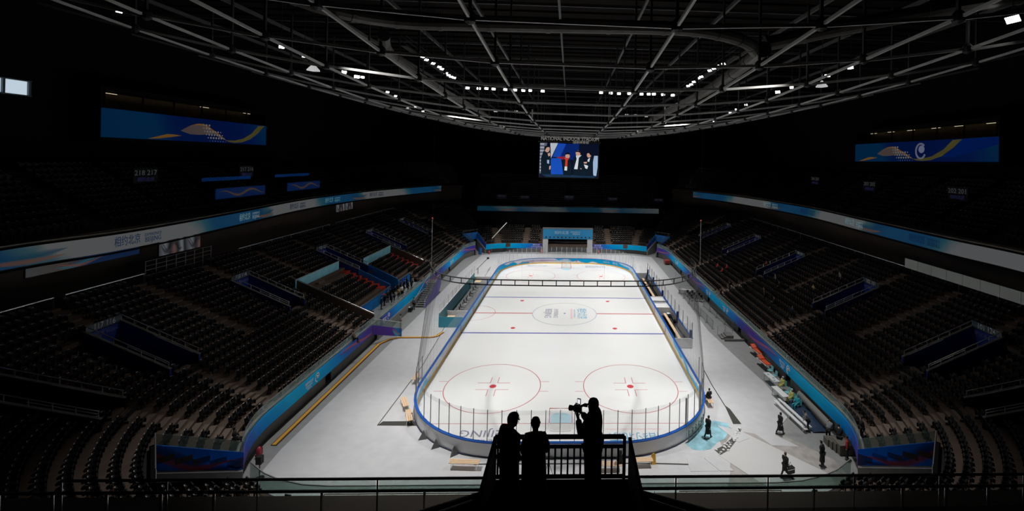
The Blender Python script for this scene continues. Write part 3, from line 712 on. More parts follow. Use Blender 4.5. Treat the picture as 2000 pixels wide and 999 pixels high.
    p = M @ Vector((VT1-.075, 0, bz(VT1)+.72)); text(NUM[(s, k)], .62, mat('sign_digits', (.75, .78, .78), .5), t, frame(p, rt_, (0, 0, 1)), name='numbers', sx=.8)
    p = M @ Vector((VT1-.03, 0, bz(VT1)+.05)); text('相约北京 BEIJING', .34, mat('sign_violet', (.25, .22, .60), .5), t, frame(p, rt_, (0, 0, 1)))
for s in (-1, 1):
    for k, w in enumerate(VOM): tunnel(w, s, k, False)
    tunnel(-CORV, s, 5, False)
# aisles: pale half steps up the stands
AIS = sorted([v for v in VOM]+[-33.0, 33.0, -41.0, 41.0, -47.0, 47.0])
SIDEA = [v+d for v in (-22.5, -7.8, 7.5, 22.4) for d in (0,)]
for s, sn in ((-1, 'left'), (1, 'right')):
    mb = MB()
    for i in range(NR):
        for w in AIS+SIDEA:
            t0 = i*.82; tm = t0+.4
            if abs(w) > lim_row(i)-1: continue
            if any(a < w < b for a, b in row_cuts(i, s)): continue
            if w in SIDEA and i < 8: continue
            h = half_w(w, t0, .62); z = 2.0+.36*i
            for j, (ta, tb) in enumerate(((t0+.41, t0+.82),)):
                V = [bp(w-h, ta, s, z), bp(w+h, ta, s, z), bp(w+h, tb, s, z), bp(w-h, tb, s, z)]; V += [v+Vector((0, 0, .18)) for v in V]
                mb.add(V, [(0, 1, 5, 4), (4, 5, 6, 7), (0, 4, 7, 3), (1, 2, 6, 5)])
            V = [bp(w-h, t0+.0, s, z+.005), bp(w+h, t0+.0, s, z+.005), bp(w+h, t0+.3, s, z+.005), bp(w-h, t0+.3, s, z+.005)]; mb.add(V, [(0, 1, 2, 3)])
    struct('floor_aisle_steps_'+sn, mb, M_step)

# ------------------------------------------------------------------ ribbon screens under the upper deck
def catmull(P, n=6):
    P = [Vector((*p, 0)) for p in P]; out = []
    for i in range(len(P)-1):
        p0, p1, p2, p3 = P[max(i-1, 0)], P[i], P[i+1], P[min(i+2, len(P)-1)]
        for k in range(n):
            t = k/n; out.append(.5*((2*p1)+(p2-p0)*t+(2*p0-5*p1+4*p2-p3)*t*t+(-p0+3*p1-3*p2+p3)*t**3))
    out.append(P[-1]); return out
RL_ = catmull([(-36.8, -44), (-39.2, -30.5), (-38.1, -22), (-39.2, -9), (-41.2, 6), (-41.2, 18), (-39.6, 29.5), (-36.6, 40), (-32.4, 51.5)])
RR_ = catmull([(36.5, -42), (38.3, -27), (38.3, -19.4), (39.1, -7), (40.2, 6.7), (39.6, 17), (38.0, 25.7), (35.6, 36), (31.0, 46)])
for P, m, s, sn in ((RL_, M_ribbonL, -1, 'left'), (RR_, M_ribbonR, 1, 'right')):
    rb = thing('ribbon_screen', 'long curved white and blue ribbon screen along the %s balcony edge' % sn, 'ribbon screen', P[24], world=True)
    mb = MB(); mb.wall(P, 13.1, 14.5, .12 if s < 0 else -.12); mb.build('screen', m, rb)
    mb = MB()
    for k in range(0, len(P)-1): mb.bar((*P[k].xy, 14.75), (*P[k+1].xy, 14.75), .08, .08)
    mb.build('top_rail', mat('rail_dull', (.20, .18, .15), .5, .5), rb)
    for zz, nm2 in ((12.95, 'lower_trim'), (14.56, 'upper_trim')):
        mb = MB()
        for k in range(0, len(P)-1): mb.bar((*P[k].xy, zz), (*P[k+1].xy, zz), .3, .1)
        mb.build(nm2, M_dark, rb)
    if s < 0: marks = [((240, 467), (.02, .07, .20)), ((468, 431), (.5, .75, .8)), ((580, 407), (.02, .05, .15)), ((640, 392), (.3, .7, .8)), ((731, 380), (.02, .04, .1))]
    else: marks = [((1508, 401), (.4, .7, .8)), ((1582, 421), (.02, .05, .15)), ((1680, 441), (.4, .7, .85)), ((1830, 481), (.02, .05, .18))]
    for (px, py), c in marks:
        best = min(range(len(P)-1), key=lambda k: abs((lambda q: (PX+FPX*((q-CAM).dot(CR))/((q-CAM).dot(CF))))(Vector((*P[k].xy, 13.8)))-px) if (Vector((*P[k].xy, 13.8))-CAM).dot(CF) > 1 else 9e9)
        a, b = P[best], P[best+1]; d = (b-a).normalized(); rg = d if s < 0 else -d; inw = Vector((-d.y, d.x, 0))*(-1 if s < 0 else 1)
        mt = mat('ribbon_mark_%d_%d' % (c[0]*100, c[1]*100), c, .5, emis=.12)
        p = (a+b)/2+inw*.14
        text('相约北京', .95, mt, rb, frame(p+Vector((0, 0, 13.82))-rg*1.25, rg, (0, 0, 1)), sx=.62); text('EXPERIENCE', .38, mt, rb, frame(p+Vector((0, 0, 14.05))+rg*1.15, rg, (0, 0, 1)), sx=.8); text('BEIJING', .62, mt, rb, frame(p+Vector((0, 0, 13.6))+rg*1.15, rg, (0, 0, 1)), sx=.8)
rb = thing('ribbon_screen', 'straight dim blue ribbon screen along the far end balcony', 'ribbon screen', (0, 50, 8.4), world=True)
mb = MB(); mb.wall([(-22.8, 50), (23.3, 50)], 8.45, 9.65, .2); mb.build('screen', M_ribbonF, rb)
mb = MB(); mb.bar((-23, 49.9, 9.85), (23.4, 49.9, 9.85), .06, .06); mb.build('top_rail', MATS['rail_dull'], rb)

# ------------------------------------------------------------------ glazed boxes high on both sides with blue screen banners
for s, sn in ((-1, 'left'), (1, 'right')):
    z0, z1 = (23.1, 26.25) if s < 0 else (22.5, 25.45)
    X = 50*s
    bx = thing('viewing_box', 'high glazed viewing box above the blue wave banner on the %s side' % sn, 'viewing box', (X, 0, z0), world=True)
    mb = MB()
    mb.box(*sorted((X, X+s*.25)), -12.9, 12.7, z0-.05, z1+.05).box(*sorted((X, X+s*3.02)), -12.9, 12.7, z0-.4, z0-.05).box(*sorted((X, X+s*3.02)), -12.9, 12.7, z1+2.0, z1+2.4)
    mb.box(*sorted((X, X+s*3.02)), -13.0, -12.8, z0-.4, z1+2.4).box(*sorted((X, X+s*3.02)), 12.6, 12.8, z0-.4, z1+2.4); mb.build('shell', M_dark, bx)
    mb = MB(); P = [(X-s*.03, 12.75), (X-s*.03, -12.95)] if s > 0 else [(X-s*.03, -12.95), (X-s*.03, 12.65)]
    mb.wall(P, z0, z1, .02); scn = mb.build('banner_screen', M_boxban, bx)
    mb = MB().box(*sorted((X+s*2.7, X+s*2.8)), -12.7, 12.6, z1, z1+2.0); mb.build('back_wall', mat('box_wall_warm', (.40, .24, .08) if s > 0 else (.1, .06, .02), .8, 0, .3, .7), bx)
    for y in (-12.6, -8.3, -4.2, 0, 4.2, 8.3, 12.5): MB().box(*sorted((X, X+s*.12)), y-.07, y+.07, z1, z1+2.0).build('mullion', M_dark, bx)
    for k, y in enumerate((-10.6, -6.1, -2.4, 2.1, 6.2, 10.2)):
        if s < 0 and k in (1, 2, 4): continue
        mb = MB().box(*sorted((X+s*1.2, X+s*1.32)), y-.9, y+.5, z1+1.75, z1+1.8); mb.build('tube_light', M_tube, bx)
    def bpt(u, v, lift=.05): y = -12.95+25.6*u if s < 0 else 12.75-25.7*u; return (X-s*lift, y, z0+(z1-z0)*v)
    du = 0 if s < 0 else -.165
    def art(nm2, pts, m2, lift):
        V = [bpt(min(max(u+du, 0), 1), v, lift) for u, v in pts]; V = V if s < 0 else V[::-1]
        MB().add(V if True else V, [tuple(range(len(V)))]).build(nm2, m2, bx)
    art('wave_shape', [(.375, .42), (.43, .66), (.475, .77), (.515, .78), (.56, .62), (.60, .44), (.655, .20), (.67, .12), (.63, .22), (.585, .38), (.54, .34), (.49, .30), (.43, .30)], mat('wave_brown', (.42, .32, .30), .6, emis=.035), .045)
    art('wave_shape', [(.43, .66), (.475, .77), (.515, .79), (.56, .64), (.60, .47), (.655, .21), (.68, .10), (.655, .17), (.60, .40), (.56, .57), (.515, .72), (.475, .72)], mat('wave_orange', (.80, .38, .08), .6, emis=.05), .05)
    art('wave_shape', [(.20, .02), (.30, .24), (.335, .25), (.385, .22), (.33, .14), (.26, .05)], MATS['wave_orange'], .05)
    art('wave_shape', [(.665, .14), (.73, .14), (.80, .26), (.87, .55), (.925, .96), (.98, .98), (.93, .62), (.86, .25), (.79, .07), (.73, .03), (.69, .06)], mat('wave_ochre', (.40, .36, .10), .6, emis=.04), .05)
    if s > 0: art('wave_shape', [(.98+.0, .98), (1.165, .98), (1.165, .7), (1.08, .5), (1.0, .35), (.92, .2), (.86, .22), (.93, .6)], mat('wave_navy', (.0, .06, .5), .6, emis=.04), .048)
    dm = mat('dot_pale', (.75, .70, .62), .5, emis=.09); dn = mat('dot_dim', (.30, .42, .6), .5, emis=.06)
    for r_ in range(6):
        for c_ in range(7 if r_ > 1 else 3):
            u = .515+.018*c_+.012*max(0, r_-1.5); v = .74-.135*r_; q = bpt(u+du, v, .06); d_ = (.15 if 0 < c_ < 6 else .10)*(1 if r_ < 5 else .6)
            MB().add([(q[0], q[1]+d_*math.cos(a), q[2]+d_*math.sin(a)) for a in ([PI*k/4 for k in range(8)] if s < 0 else [-PI*k/4 for k in range(8)])], [tuple(range(8))]).build('printed_dot', dm if r_ < 5 else dn, bx)
    if s > 0:
        em = MB(); R = [(math.cos(a)*.85, math.sin(a)*1.05) for a in [PI*.25+PI*1.6*k/18 for k in range(19)]]
        for (a, b), (c, d) in zip(R, R[1:]): em.bar((X-.06, -1.6-a, z0+1.5+b), (X-.06, -1.6-c, z0+1.5+d), .05, .26)
        em.lathe([(.0, 0), (.55, 0)], (0, 0, 0), 12)
        n = len(em.v)
        for i in range(n-24, n): v = em.v[i]; em.v[i] = (X-.07, -1.75+v[0], z0+1.75+v[1])
        em.build('emblem', mat('emblem_grey', (.45, .48, .60), .5, emis=.11), bx)
# small blue screens and light bars on the left upper deck
for (a, b, c, d, lab) in (((422, 390), (518, 362), 0, 0, 'small blue screen with an orange wave on the left upper deck, nearer one'), ((562, 374), (625, 353), 0, 0, 'small blue screen on the left upper deck, farther one')):
    p_, q_ = atx(*a, -43.2), atx(*b, -43.2); a, c, b, d = p_.y, p_.z, q_.y, q_.z
    o = thing('deck_screen', lab, 'screen', (-43.2, a, c), world=True); MB().wall([(-43.2, a), (-43.2, b)], c, d, .1).build('screen', M_screenb, o); MB().box(-43.45, -43.3, a-.1, b+.1, c-.1, d+.1).build('casing', M_black, o)
for (a, b, lab) in ((-6, 2.3, 'thin dim blue light bar above the nearer small screen'), (7.5, 16.2, 'thin dim blue light bar above the farther small screen')):
    one('light_bar', lab, 'light bar', MB().box(-45.1, -45, a, b, 18.05, 18.5), M_barlight)
# section number signs of the upper deck
M_sd = mat('sign_dim', (.30, .32, .34), .5, emis=.06)
for (px, py, X, tx, lab) in ((285, 338, -47, '218 217', 'dim seat block sign 218 217 high on the left upper deck'), (482, 331, -47, '217 216', 'dim seat block sign high on the left deck above the blue bar'),
        (1870, 374, 47, '202 201', 'dim seat block sign nearest the balcony on the right upper deck'), (1698, 360, 47, '203 202', 'dim seat block sign in the middle of the right upper deck'), (1592, 350, 47, '204 203', 'dim seat block sign farthest along the right upper deck')):
    p = atx(px, py, X); o = thing('block_sign', lab, 'sign', p, world=True); MB().box(*sorted((X, X+(.1 if X > 0 else -.1))), p.y-1.4, p.y+1.4, p.z-1.1, p.z+.5).build('board', M_black, o)
    rg = (0, 1, 0) if X < 0 else (0, -1, 0)
    text(tx, .8, M_sd, o, frame((X+(.02 if X < 0 else -.02), p.y, p.z), rg, (0, 0, 1)), name='numbers'); text('相约北京', .5, mat('sign_violet_dim', (.05, .05, .2), .5, emis=.15), o, frame((X+(.02 if X < 0 else -.02), p.y, p.z-.75), rg, (0, 0, 1)))
for k, (px, py) in enumerate(((980, 383), (1025, 385), (1112, 385), (1197, 389), (1286, 391))):
    p = aty(px, py, 54); o = thing('block_sign', 'dim seat block sign on the far upper deck, %s from the left' % ORD[k], 'sign', p, world=True); MB().box(p.x-1.3, p.x+1.3, 54, 54.1, p.z-.9, p.z+.4).build('board', mat('board_violet', (.02, .02, .08), .6), o)
    text('22%d 22%d' % (k, k+1), .6, M_sd, o, frame((p.x, 53.98, p.z), (1, 0, 0), (0, 0, 1)), name='numbers')
# pictures, rails and panels on the concourse level
def poster(lab, X, y0, y1, z0, z1, cols, nm='poster_screen'):
    o = thing(nm, lab, 'screen', (X, y0, z0), world=True); MB().box(*sorted((X, X+(-.1 if X < 0 else .1))), y0, y1, z0, z1).build('panel', cols, o); return o
mp = swoosh('crowd_picture', [(0, (.02, .03, .04)), (.3, (.5, .55, .6)), (.45, (.03, .04, .06)), (.6, (.45, .25, .22)), (.75, (.03, .05, .08)), (.9, (.6, .62, .66)), (1, (.02, .03, .04))], 3.1, .1, .16, sw=(.1, .1, .12), sw2=(.02, .02, .03), win=(.1, .9))
def uvpanel(lab, X, y0, y1, z0, z1, m, nm='poster_screen'):
    o = thing(nm, lab, 'screen', (X, y0, z0), world=True); MB().wall([(X, y0), (X, y1)], z0, z1, .1).build('panel', m, o); MB().box(X-.2, X-.1, y0-.05, y1+.05, z0-.05, z1+.05).build('casing', M_black, o); return o
uvpanel('bright crowd picture under the left ribbon screen behind the steel fence', -39.8, -17.2, -12.5, 11.35, 12.9, mp)
uvpanel('smaller crowd picture farther along under the left ribbon screen', -40, 15.9, 21.5, 11.8, 13.0, mp)
uvpanel('dim long banner strip hung under the near end of the left ribbon screen', -39.6, -28, -19.5, 12.1, 12.8, swoosh('strip_dim', [(0, (.3, .32, .34)), (.3, (.3, .25, .22)), (.5, (.02, .10, .35)), (1, (.02, .08, .3))], 9, 0, .10, win=(.2, .6)), 'hanging_banner')
fn = thing('steel_fence', 'bright steel tube fence in front of the crowd picture on the left concourse', 'fence', (-39.4, -15.5, 9), world=True)
for k in range(8): y = -19.1+k*1.08; MB().tube([(-39.4, y, 8.9), (-39.4, y, 11.3)], .035, 6).build('post', M_steeld, fn)
for z in (9.2, 9.9, 10.4, 10.8, 11.25): MB().tube([(-39.4, -19.1, z), (-39.4, -11.5, z)], .025, 6).build('rail', M_steeld, fn)
for s, sn, runs in ((-1, 'left', ((-42, -26.8), (-26, -19.6), (-8, 12), (14, 34))), (1, 'right', ((-42, -22), (-22, -8), (-8, 8), (8, 30)))):
    for k, (a, b) in enumerate(runs):
        r = thing('concourse_rail', 'steel handrail at the top of the %s lower stand, %s from the balcony' % (sn, ORD[k]), 'handrail', bp(a-BY, 17.1, s, 9.2), world=True)
        P = [bp(w, 17.15, s) for w in wsamp(a-BY, b-BY, 17)]
        mb = MB(); mb.tube([(p.x, p.y, 10.25) for p in P], .05, 6); mb.build('top_tube', M_steel, r)
        mb = MB()
        q0 = bp(a-BY, 17.15, s); n = int((b-a)/2)
        for i in range(n+1): p = bp(a-BY+(b-a)*i/n, 17.15, s); mb.tube([(p.x, p.y, 9.2), (p.x, p.y, 10.25)], .035, 5)
        mb.build('rail_posts', M_steeld, r)
gp = thing('glass_partition', 'row of pale glass panels on the right concourse below the ribbon screen', 'glass panels', (38.6, -20, 9.9), world=True)
for k in range(9):
    a = -30+k*1.85; mb = MB().box(38.7, 38.74, a, a+1.8, 10.25, 11.3); mb.build('panel', mat('pale_panel', (.55, .58, .55), .5, emis=.03), gp)

# ------------------------------------------------------------------ hanging video screen
sc_ = thing('video_screen', 'large hanging video screen showing five people at an event', 'screen', (0, 35, 18), world=True)
SX0, SX1, SZ0, SZ1, SY = -6.35, 6.55, 17.9, 25.4, 35
MB().box(SX0-.15, SX1+.15, SY+.05, SY+.5, SZ0-.15, SZ1+.15).build('casing', M_black, sc_)
EM = 1.0
def em(n, c, e=.62): return mat('scr_'+n, c, .6, emis=e)
def sp(px, py): return (SX0+(px-215)/(1170-215)*(SX1-SX0), SZ1-(py-290)/(890-290)*(SZ1-SZ0))
def poly(name, pts, m, lay):
    V = [sp(*p) for p in pts]; y = SY+.04-.008*lay; mb = MB(); ar = sum(V[i][0]*V[(i+1) % len(V)][1]-V[(i+1) % len(V)][0]*V[i][1] for i in range(len(V)))
    if ar < 0: V = V[::-1]
    mb.add([(x, y, z) for x, z in V], [tuple(range(len(V)))]); return mb.build(name, m, sc_)
def oval(cx, cy, rx, ry, n=14): return [(cx+rx*math.cos(2*PI*k/n), cy+ry*math.sin(2*PI*k/n)) for k in range(n)]
poly('picture', [(215, 290), (1170, 290), (1170, 890), (215, 890)], em('bg', (.003, .005, .018), .8), 0)
poly('picture', [(215, 290), (330, 290), (235, 830), (215, 830)], em('greyb', (.12, .15, .22)), 1)
for k in range(9): poly('picture', [(216, 300+k*58), (285-k*5, 300+k*58), (283-k*5, 326+k*58), (216, 326+k*58)], em('greyl', (.45, .45, .48)), 2)
poly('picture', [(380, 290), (505, 290), (395, 560)], em('pale', (.55, .60, .66)), 2)
poly('picture', [(505, 290), (640, 300), (560, 530), (420, 540)], em('b1', (.01, .07, .45)), 2)
poly('picture', [(640, 300), (850, 290), (850, 600), (600, 560), (540, 530)], em('b2', (.003, .02, .16)), 2)
poly('picture', [(400, 560), (560, 550), (600, 840), (350, 840)], em('b3', (.01, .08, .50)), 2)
poly('picture', [(470, 540), (600, 520), (700, 545), (600, 585)], em('rd', (.25, .02, .05)), 3)
poly('picture', [(240, 840), (1150, 850), (1100, 890), (330, 890)], em('fl', (.01, .03, .07)), 3)
sk = em('skin', (.62, .36, .27)); dk = em('dark', (.004, .010, .018), .8); wt = em('wt', (.70, .75, .80)); lb = em('lb', (.35, .48, .66)); rdd = em('red', (.60, .05, .03)); hr = em('hair', (.006, .006, .010), .6)
poly('person_image', [(270, 440), (330, 430), (390, 520), (400, 840), (235, 850), (232, 560)], dk, 4); poly('person_image', oval(333, 400, 40, 58), sk, 5); poly('person_image', [(290, 345), (345, 338), (368, 362), (320, 372), (300, 420), (283, 420)], hr, 6)
poly('person_image', [(340, 480), (375, 460), (385, 510), (355, 530)], sk, 6); poly('person_image', [(333, 590), (368, 590), (366, 660), (336, 650)], lb, 6); poly('person_image', [(370, 700), (395, 690), (392, 750), (372, 765)], sk, 6)
poly('person_image', [(600, 560), (700, 560), (735, 700), (730, 860), (600, 850), (590, 700)], dk, 4); poly('person_image', oval(665, 515, 38, 44), sk, 5); poly('person_image', [(622, 500), (640, 455), (690, 452), (712, 500), (690, 485), (650, 485)], hr, 6)
poly('person_image', [(605, 548), (700, 548), (668, 590), (662, 770), (622, 770), (632, 590)], rdd, 6); poly('person_image', [(622, 700), (662, 700), (662, 772), (618, 768)], wt, 7)
poly('person_image', [(770, 530), (920, 510), (940, 700), (910, 860), (760, 850), (750, 640)], dk, 4); poly('person_image', oval(836, 462, 40, 52), sk, 5); poly('person_image', [(800, 440), (815, 415), (865, 415), (878, 470), (850, 440)], hr, 6)
poly('person_image', [(800, 505), (895, 495), (850, 540), (832, 745), (775, 740), (815, 560)], wt, 6); poly('person_image', [(865, 725), (905, 730), (890, 745)], sk, 6)
poly('person_image', [(990, 530), (1080, 520), (1090, 860), (900, 860), (960, 640)], dk, 4); poly('person_image', oval(1015, 490, 36, 46), sk, 5); poly('person_image', [(990, 455), (1030, 425), (1065, 470), (1040, 500), (1020, 460)], hr, 6)
poly('person_image', [(930, 615), (985, 610), (980, 640), (935, 640)], sk, 6); poly('person_image', [(935, 655), (1005, 680), (990, 735), (960, 725)], wt, 6); poly('person_image', [(1000, 560), (1035, 540), (1020, 610), (990, 600)], wt, 6)
poly('person_image', [(1100, 500), (1160, 500), (1160, 700), (1140, 860), (1095, 850), (1070, 700)], lb, 3)
MB().box(-6.8, 7.0, 35.2, 35.6, 25.6, 25.75).build('sign_frame', M_steeld, sc_)
text('NATIONAL INDOOR STADIUM', 1.25, mat('letter_glow', (.62, .60, .56), .5, emis=.22), sc_, frame((.2, 35.1, 26.35), (1, 0, 0), (0, 0, 1)), sx=.74, ext=.05)  # letters given a faint glow of their own
text('国家体育馆', .7, MATS['letter_glow'], sc_, frame((2.6, 35.0, 25.62), (1, 0, 0), (0, 0, 1)), sx=1.0, ext=.03)
mb = MB()
for x in (-5.5, -2, 2, 5.5): mb.tube([(x, 35.3, 25.6), (x, 35.3, 33)], .04, 5)
mb.build('hanging_cables', M_beamd, sc_)

# ------------------------------------------------------------------ roof: beam grid, upper grid, ducts, catwalk lamps
BXS = [-36.8, -28.8, -20.9, -13.0, -5.1, 5.9, 13.8, 21.5, 29.3, 37.2]
BYS = [-62, -54.3, -46.5, -38.7, -30.9, -23.3, -15.3, -7.2, 1.6, 10, 18.5, 27, 35.5, 44, 52.5, 61]
def zr(x, y): return 27.1+2.76e-3*(x-1.9)**2+(.83e-3*(y-7.4)**2 if y < 7.4 else .25e-3*(y-7.4)**2)
n_ = 0
for x in BXS:
    mb = MB()
    for a, b in zip(BYS, BYS[1:]):
        d = (b-a)*.045; za, zb = zr(x, a), zr(x, b); mb.bar((x, a+d, za+(zb-za)*.045), (x, b-d, zb-(zb-za)*.045), .14, .18)
    struct('roof_beam', mb, M_beam)
for y in BYS[2:]:
    mb = MB(); xs = [-45.0]+BXS+[45.4]
    for a, b in zip(xs, xs[1:]): mb.bar((a+.3, y, zr(a, y)), (b-.3, y, zr(b, y)), .13, .20)
    struct('roof_beam', mb, M_beam)
for y in BYS[2:]:                             # node joints and struts up to the roof
    mb = MB()
    for x in BXS:
        z = zr(x, y); mb.lathe([(.10, -.32), (.30, -.2), (.32, .2), (.16, .4)], (x, y, z), 8); mb.box(x-.08, x+.08, y-.08, y+.08, z+.3, 36.2)
    struct('roof_strut', mb, M_beamd)
UX = [-41, -33, -25, -17, -9, -1, 7, 15, 23, 31, 39]
for x in UX:
    mb = MB(); mb.bar((x, -60, 36.3), (x, 70, 36.3), .22, .35); struct('roof_upper_beam', mb, mat('upper_beam_grey', (.10, .10, .10), .6))
for y in [-50+7.6*k for k in range(16)]:
    mb = MB(); mb.bar((-50, y, 36.6), (50, y, 36.6), .16, .28); struct('roof_upper_beam', mb, mat('upper_beam_grey2', (.07, .07, .07), .6))
def pipe(pts, r, lab):
    P = catmull_3(pts); mb = MB(); mb.tube(P, r, 12)
    for i in range(0, len(P)-1, 3):
        d = (P[i+1]-P[i]).normalized()*.12; mb.tube([P[i]-d, P[i]+d], r*1.09, 12)
    return one('air_duct', lab, 'duct', mb, M_duct, smooth=False)
def catmull_3(P, n=5):
    P = [Vector(p) for p in P]; out = []
    for i in range(len(P)-1):
        p0, p1, p2, p3 = P[max(i-1, 0)], P[i], P[i+1], P[min(i+2, len(P)-1)]
        for k in range(n): t = k/n; out.append(.5*((2*p1)+(p2-p0)*t+(2*p0-5*p1+4*p2-p3)*t*t+(-p0+3*p1-3*p2+p3)*t**3))
    out.append(P[-1]); return out
pipe([(-30, -38.0, 33.6), (-20, -37.8, 32.0), (-14, -37, 30), (-10.5, -34.5, 30), (-6, -34.4, 30), (0, -34.6, 30), (6, -34.9, 30), (9, -34.4, 30), (12, -32.5, 30), (14, -29.8, 30)], .42, 'thick grey air duct crossing the roof nearest the camera')
pipe([(14.2, -30.5, 30), (15.0, -24, 30), (15.8, -14, 30), (16.1, 0, 30), (16.1, 14, 30), (16.1, 24, 30)], .55, 'long ribbed air duct running away beside the right floodlights')
pipe([(-12.7, -31.2, 30), (-14.4, -26, 30), (-15.4, -16, 30), (-15.8, 0, 30), (-15.8, 16, 30), (-15.8, 26, 30)], .40, 'long air duct running away beside the left floodlights')
pipe([(14.9, -29.6, 30.7), (20, -30.4, 31.8), (28, -31, 33.4), (40, -31, 35.6)], .55, 'grey air duct branching off to the right wall')
for x0, x1, y0, y1, nm in ((-17.8, -17.2, -15, 46, 0), (17.9, 18.5, -15, 46, 1), (-17, 18, 10.35, 11.05, 2), (-17, 18, 45.5, 46.1, 3)):
    mb = MB().box(x0, x1, y0, y1, 33.35, 33.45)
    for zz in (33.9, 34.4): mb.box(x0, x0+.05, y0, y1, zz, zz+.05).box(x1-.05, x1, y0, y1, zz, zz+.05)
    struct('roof_catwalk', mb, M_beamd)
def flood(lab, p, grp, sz=.55, aim=(0, 0, 0), m=None, dim=False):
    t = thing('floodlight', lab, 'floodlight', p, group=grp); d = (Vector(aim)-Vector(p)).normalized(); q = d.to_track_quat('-Z', 'Y').to_matrix().to_4x4()
    w, h = sz, sz*.62
    mb = MB().box(-w/2, w/2, -h/2, h/2, 0, .16, M=q); mb.lathe([(.12, .16), (.14, .3), (.06, .34)], (0, 0, 0), 8); mb.build('housing', M_beamd, t)
    mb = MB().box(-w*.46, w*.46, -h*.44, h*.44, -.015, 0, M=q); mb.build('lens', m or M_lens, t)
    mb = MB().tube([q @ Vector((-w/2-.03, 0, .05)), q @ Vector((-w/2-.03, 0, .4)), q @ Vector((w/2+.03, 0, .4)), q @ Vector((w/2+.03, 0, .05))], .025, 5); mb.tube([(0, 0, .3), (0, 0, 40.75-p[2])], .03, 5); mb.build('bracket', M_beamd, t)
    return t
row = [(913, 172), (935, 173), (950, 173), (964, 174), (987, 175), (1006, 176), (1022, 177), (1035, 177), (1060, 178), (1174, 181), (1193, 182), (1209, 183), (1229, 183), (1253, 184), (1267, 184), (1277, 184), (1295, 185), (1314, 186)]
for k, (x, y) in enumerate(row): flood('rectangular floodlight in the cross row above the ice, %s from the left' % ORD[k], atz(x, y, 32.8), 'floodlights of the cross row', .62, (0, -30, 0))
lc = [(820, 107), (826, 111), (833, 117), (846, 124), (858, 131), (863, 135), (871, 143), (876, 147), (881, 150), (887, 152)]
for k, (x, y) in enumerate(lc): flood('floodlight of the left side catwalk cluster, %s from the camera' % ORD[k], atz(x, y, 32.9), 'floodlights of the left catwalk', .5, (2, -24, 0))
rc = [(1413, 125), (1402, 129), (1394, 134), (1386, 138), (1370, 150), (1364, 153), (1355, 160), (1350, 165), (1344, 168)]
for k, (x, y) in enumerate(rc): flood('floodlight of the right side catwalk cluster, %s from the camera' % ORD[k], atz(x, y, 32.9), 'floodlights of the right catwalk', .5, (-2, -24, 0))
sd = [(550, 92, .5), (595, 110, .5), (672, 141, .6), (697, 150, .7), (708, 151, .5), (757, 180, .5), (773, 188, .5), (812, 210, .6), (826, 217, .5), (233, 22, .4)]
for k, (x, y, z) in enumerate(sd): flood('small floodlight under the left roof edge, %s along' % ORD[k], atz(x, y, 32.5), 'floodlights of the left roof edge', z, (0, -40, 10))
sd = [(1978, 38, .9), (1661, 132, .6), (1616, 148, .6), (1546, 171, .5), (1519, 180, .7), (1457, 205, .5), (1438, 214, .5), (1426, 220, .5), (1393, 238, .5)]
for k, (x, y, z) in enumerate(sd): flood('small floodlight under the right roof edge, %s from the camera' % ORD[k], atz(x, y, 32.5), 'floodlights of the right roof edge', z, (0, -40, 10))
fr_ = [(968, 217), (988, 217), (1008, 218), (1224, 225), (1242, 225), (1262, 227)]
for k, (x, y) in enumerate(fr_): flood('dim floodlight on the far catwalk, %s from the left' % ORD[k], atz(x, y, 33.2), 'floodlights of the far catwalk', .9, (0, -40, 0), mat('lamp_lens_mid', (1, .98, .95), .3, emis=.35))
M_cone = mat('reflector_white', (.8, .8, .8), .4, emis=.5)
for (px, py, lab) in ((612, 132, 'bright triangular reflector lamp under the left roof edge'), (1605, 164, 'bright diamond shaped reflector lamp under the right roof edge'), (797, 211, 'small white reflector lamp farther along the left roof edge')):
    p = atz(px, py, 31.5); t = thing('reflector_lamp', lab, 'lamp', p); s = .75 if px != 797 else .6
    MB().lathe([(.12*s, .5*s), (.5*s, .1*s), (1.0*s, -.45*s), (.9*s, -.47*s)], (0, 0, 0), 6).build('reflector', M_cone, t); MB().tube([(0, 0, .5*s), (0, 0, 40.75-p.z)], .04, 5).build('hanger', M_beamd, t)
for (px, py, py2) in ((1040, 214, 238), (1190, 210, 243), (1297, 209, 240)):
    a = aty(px, py2, 10); b = aty(px, py, 10); MB_ = MB().box(a.x-.15, a.x+.15, 9.85, 10.15, a.z, b.z); MB_.box(a.x-.3, a.x+.3, 9.7, 10.3, a.z-.1, a.z+.12)
    one('hanger_post', 'short white post hanging under the roof grid, %s of the three' % {1040: 'leftmost', 1190: 'middle', 1297: 'rightmost'}[px], 'hanging post', MB_, M_beam)

# ------------------------------------------------------------------ safety net round the near end, hung from a curved ladder truss
hoop = [(-10.7, -12), (-11.3, -22), (-10.9, -25.5), (-9.4, -28.3), (-7.0, -29.7), (-3, -30), (3, -30), (7.0, -29.7), (9.5, -28.2), (11.0, -25.5), (11.6, -22), (11.0, -12)]
H = catmull(hoop, 6); HZ = 12.85
nt_ = thing('safety_net', 'thin black net hung from a curved ladder truss round the near rink end', 'safety net', (0, -30, 3), world=True)
i0, i1 = 5, len(H)-6
mb = MB()
for dz, r in ((0, .045), (-.38, .045)):
    mb.tube([(p.x, p.y, HZ+dz) for p in H[i0:i1]], r, 6)
mb.build('truss_tubes', M_black, nt_)
mb = MB()
Ls = [0]
for a, b in zip(H[i0:i1], H[i0+1:i1]): Ls.append(Ls[-1]+(b-a).length)
k = 0; u = .5
while u < Ls[-1]:
    while Ls[k+1] < u: k += 1
    p = H[i0+k].lerp(H[i0+k+1], (u-Ls[k])/(Ls[k+1]-Ls[k])); MB().tube([(p.x, p.y, HZ), (p.x, p.y, HZ-.38)], .035, 5).build('truss_rung', M_black, nt_); u += 1.0
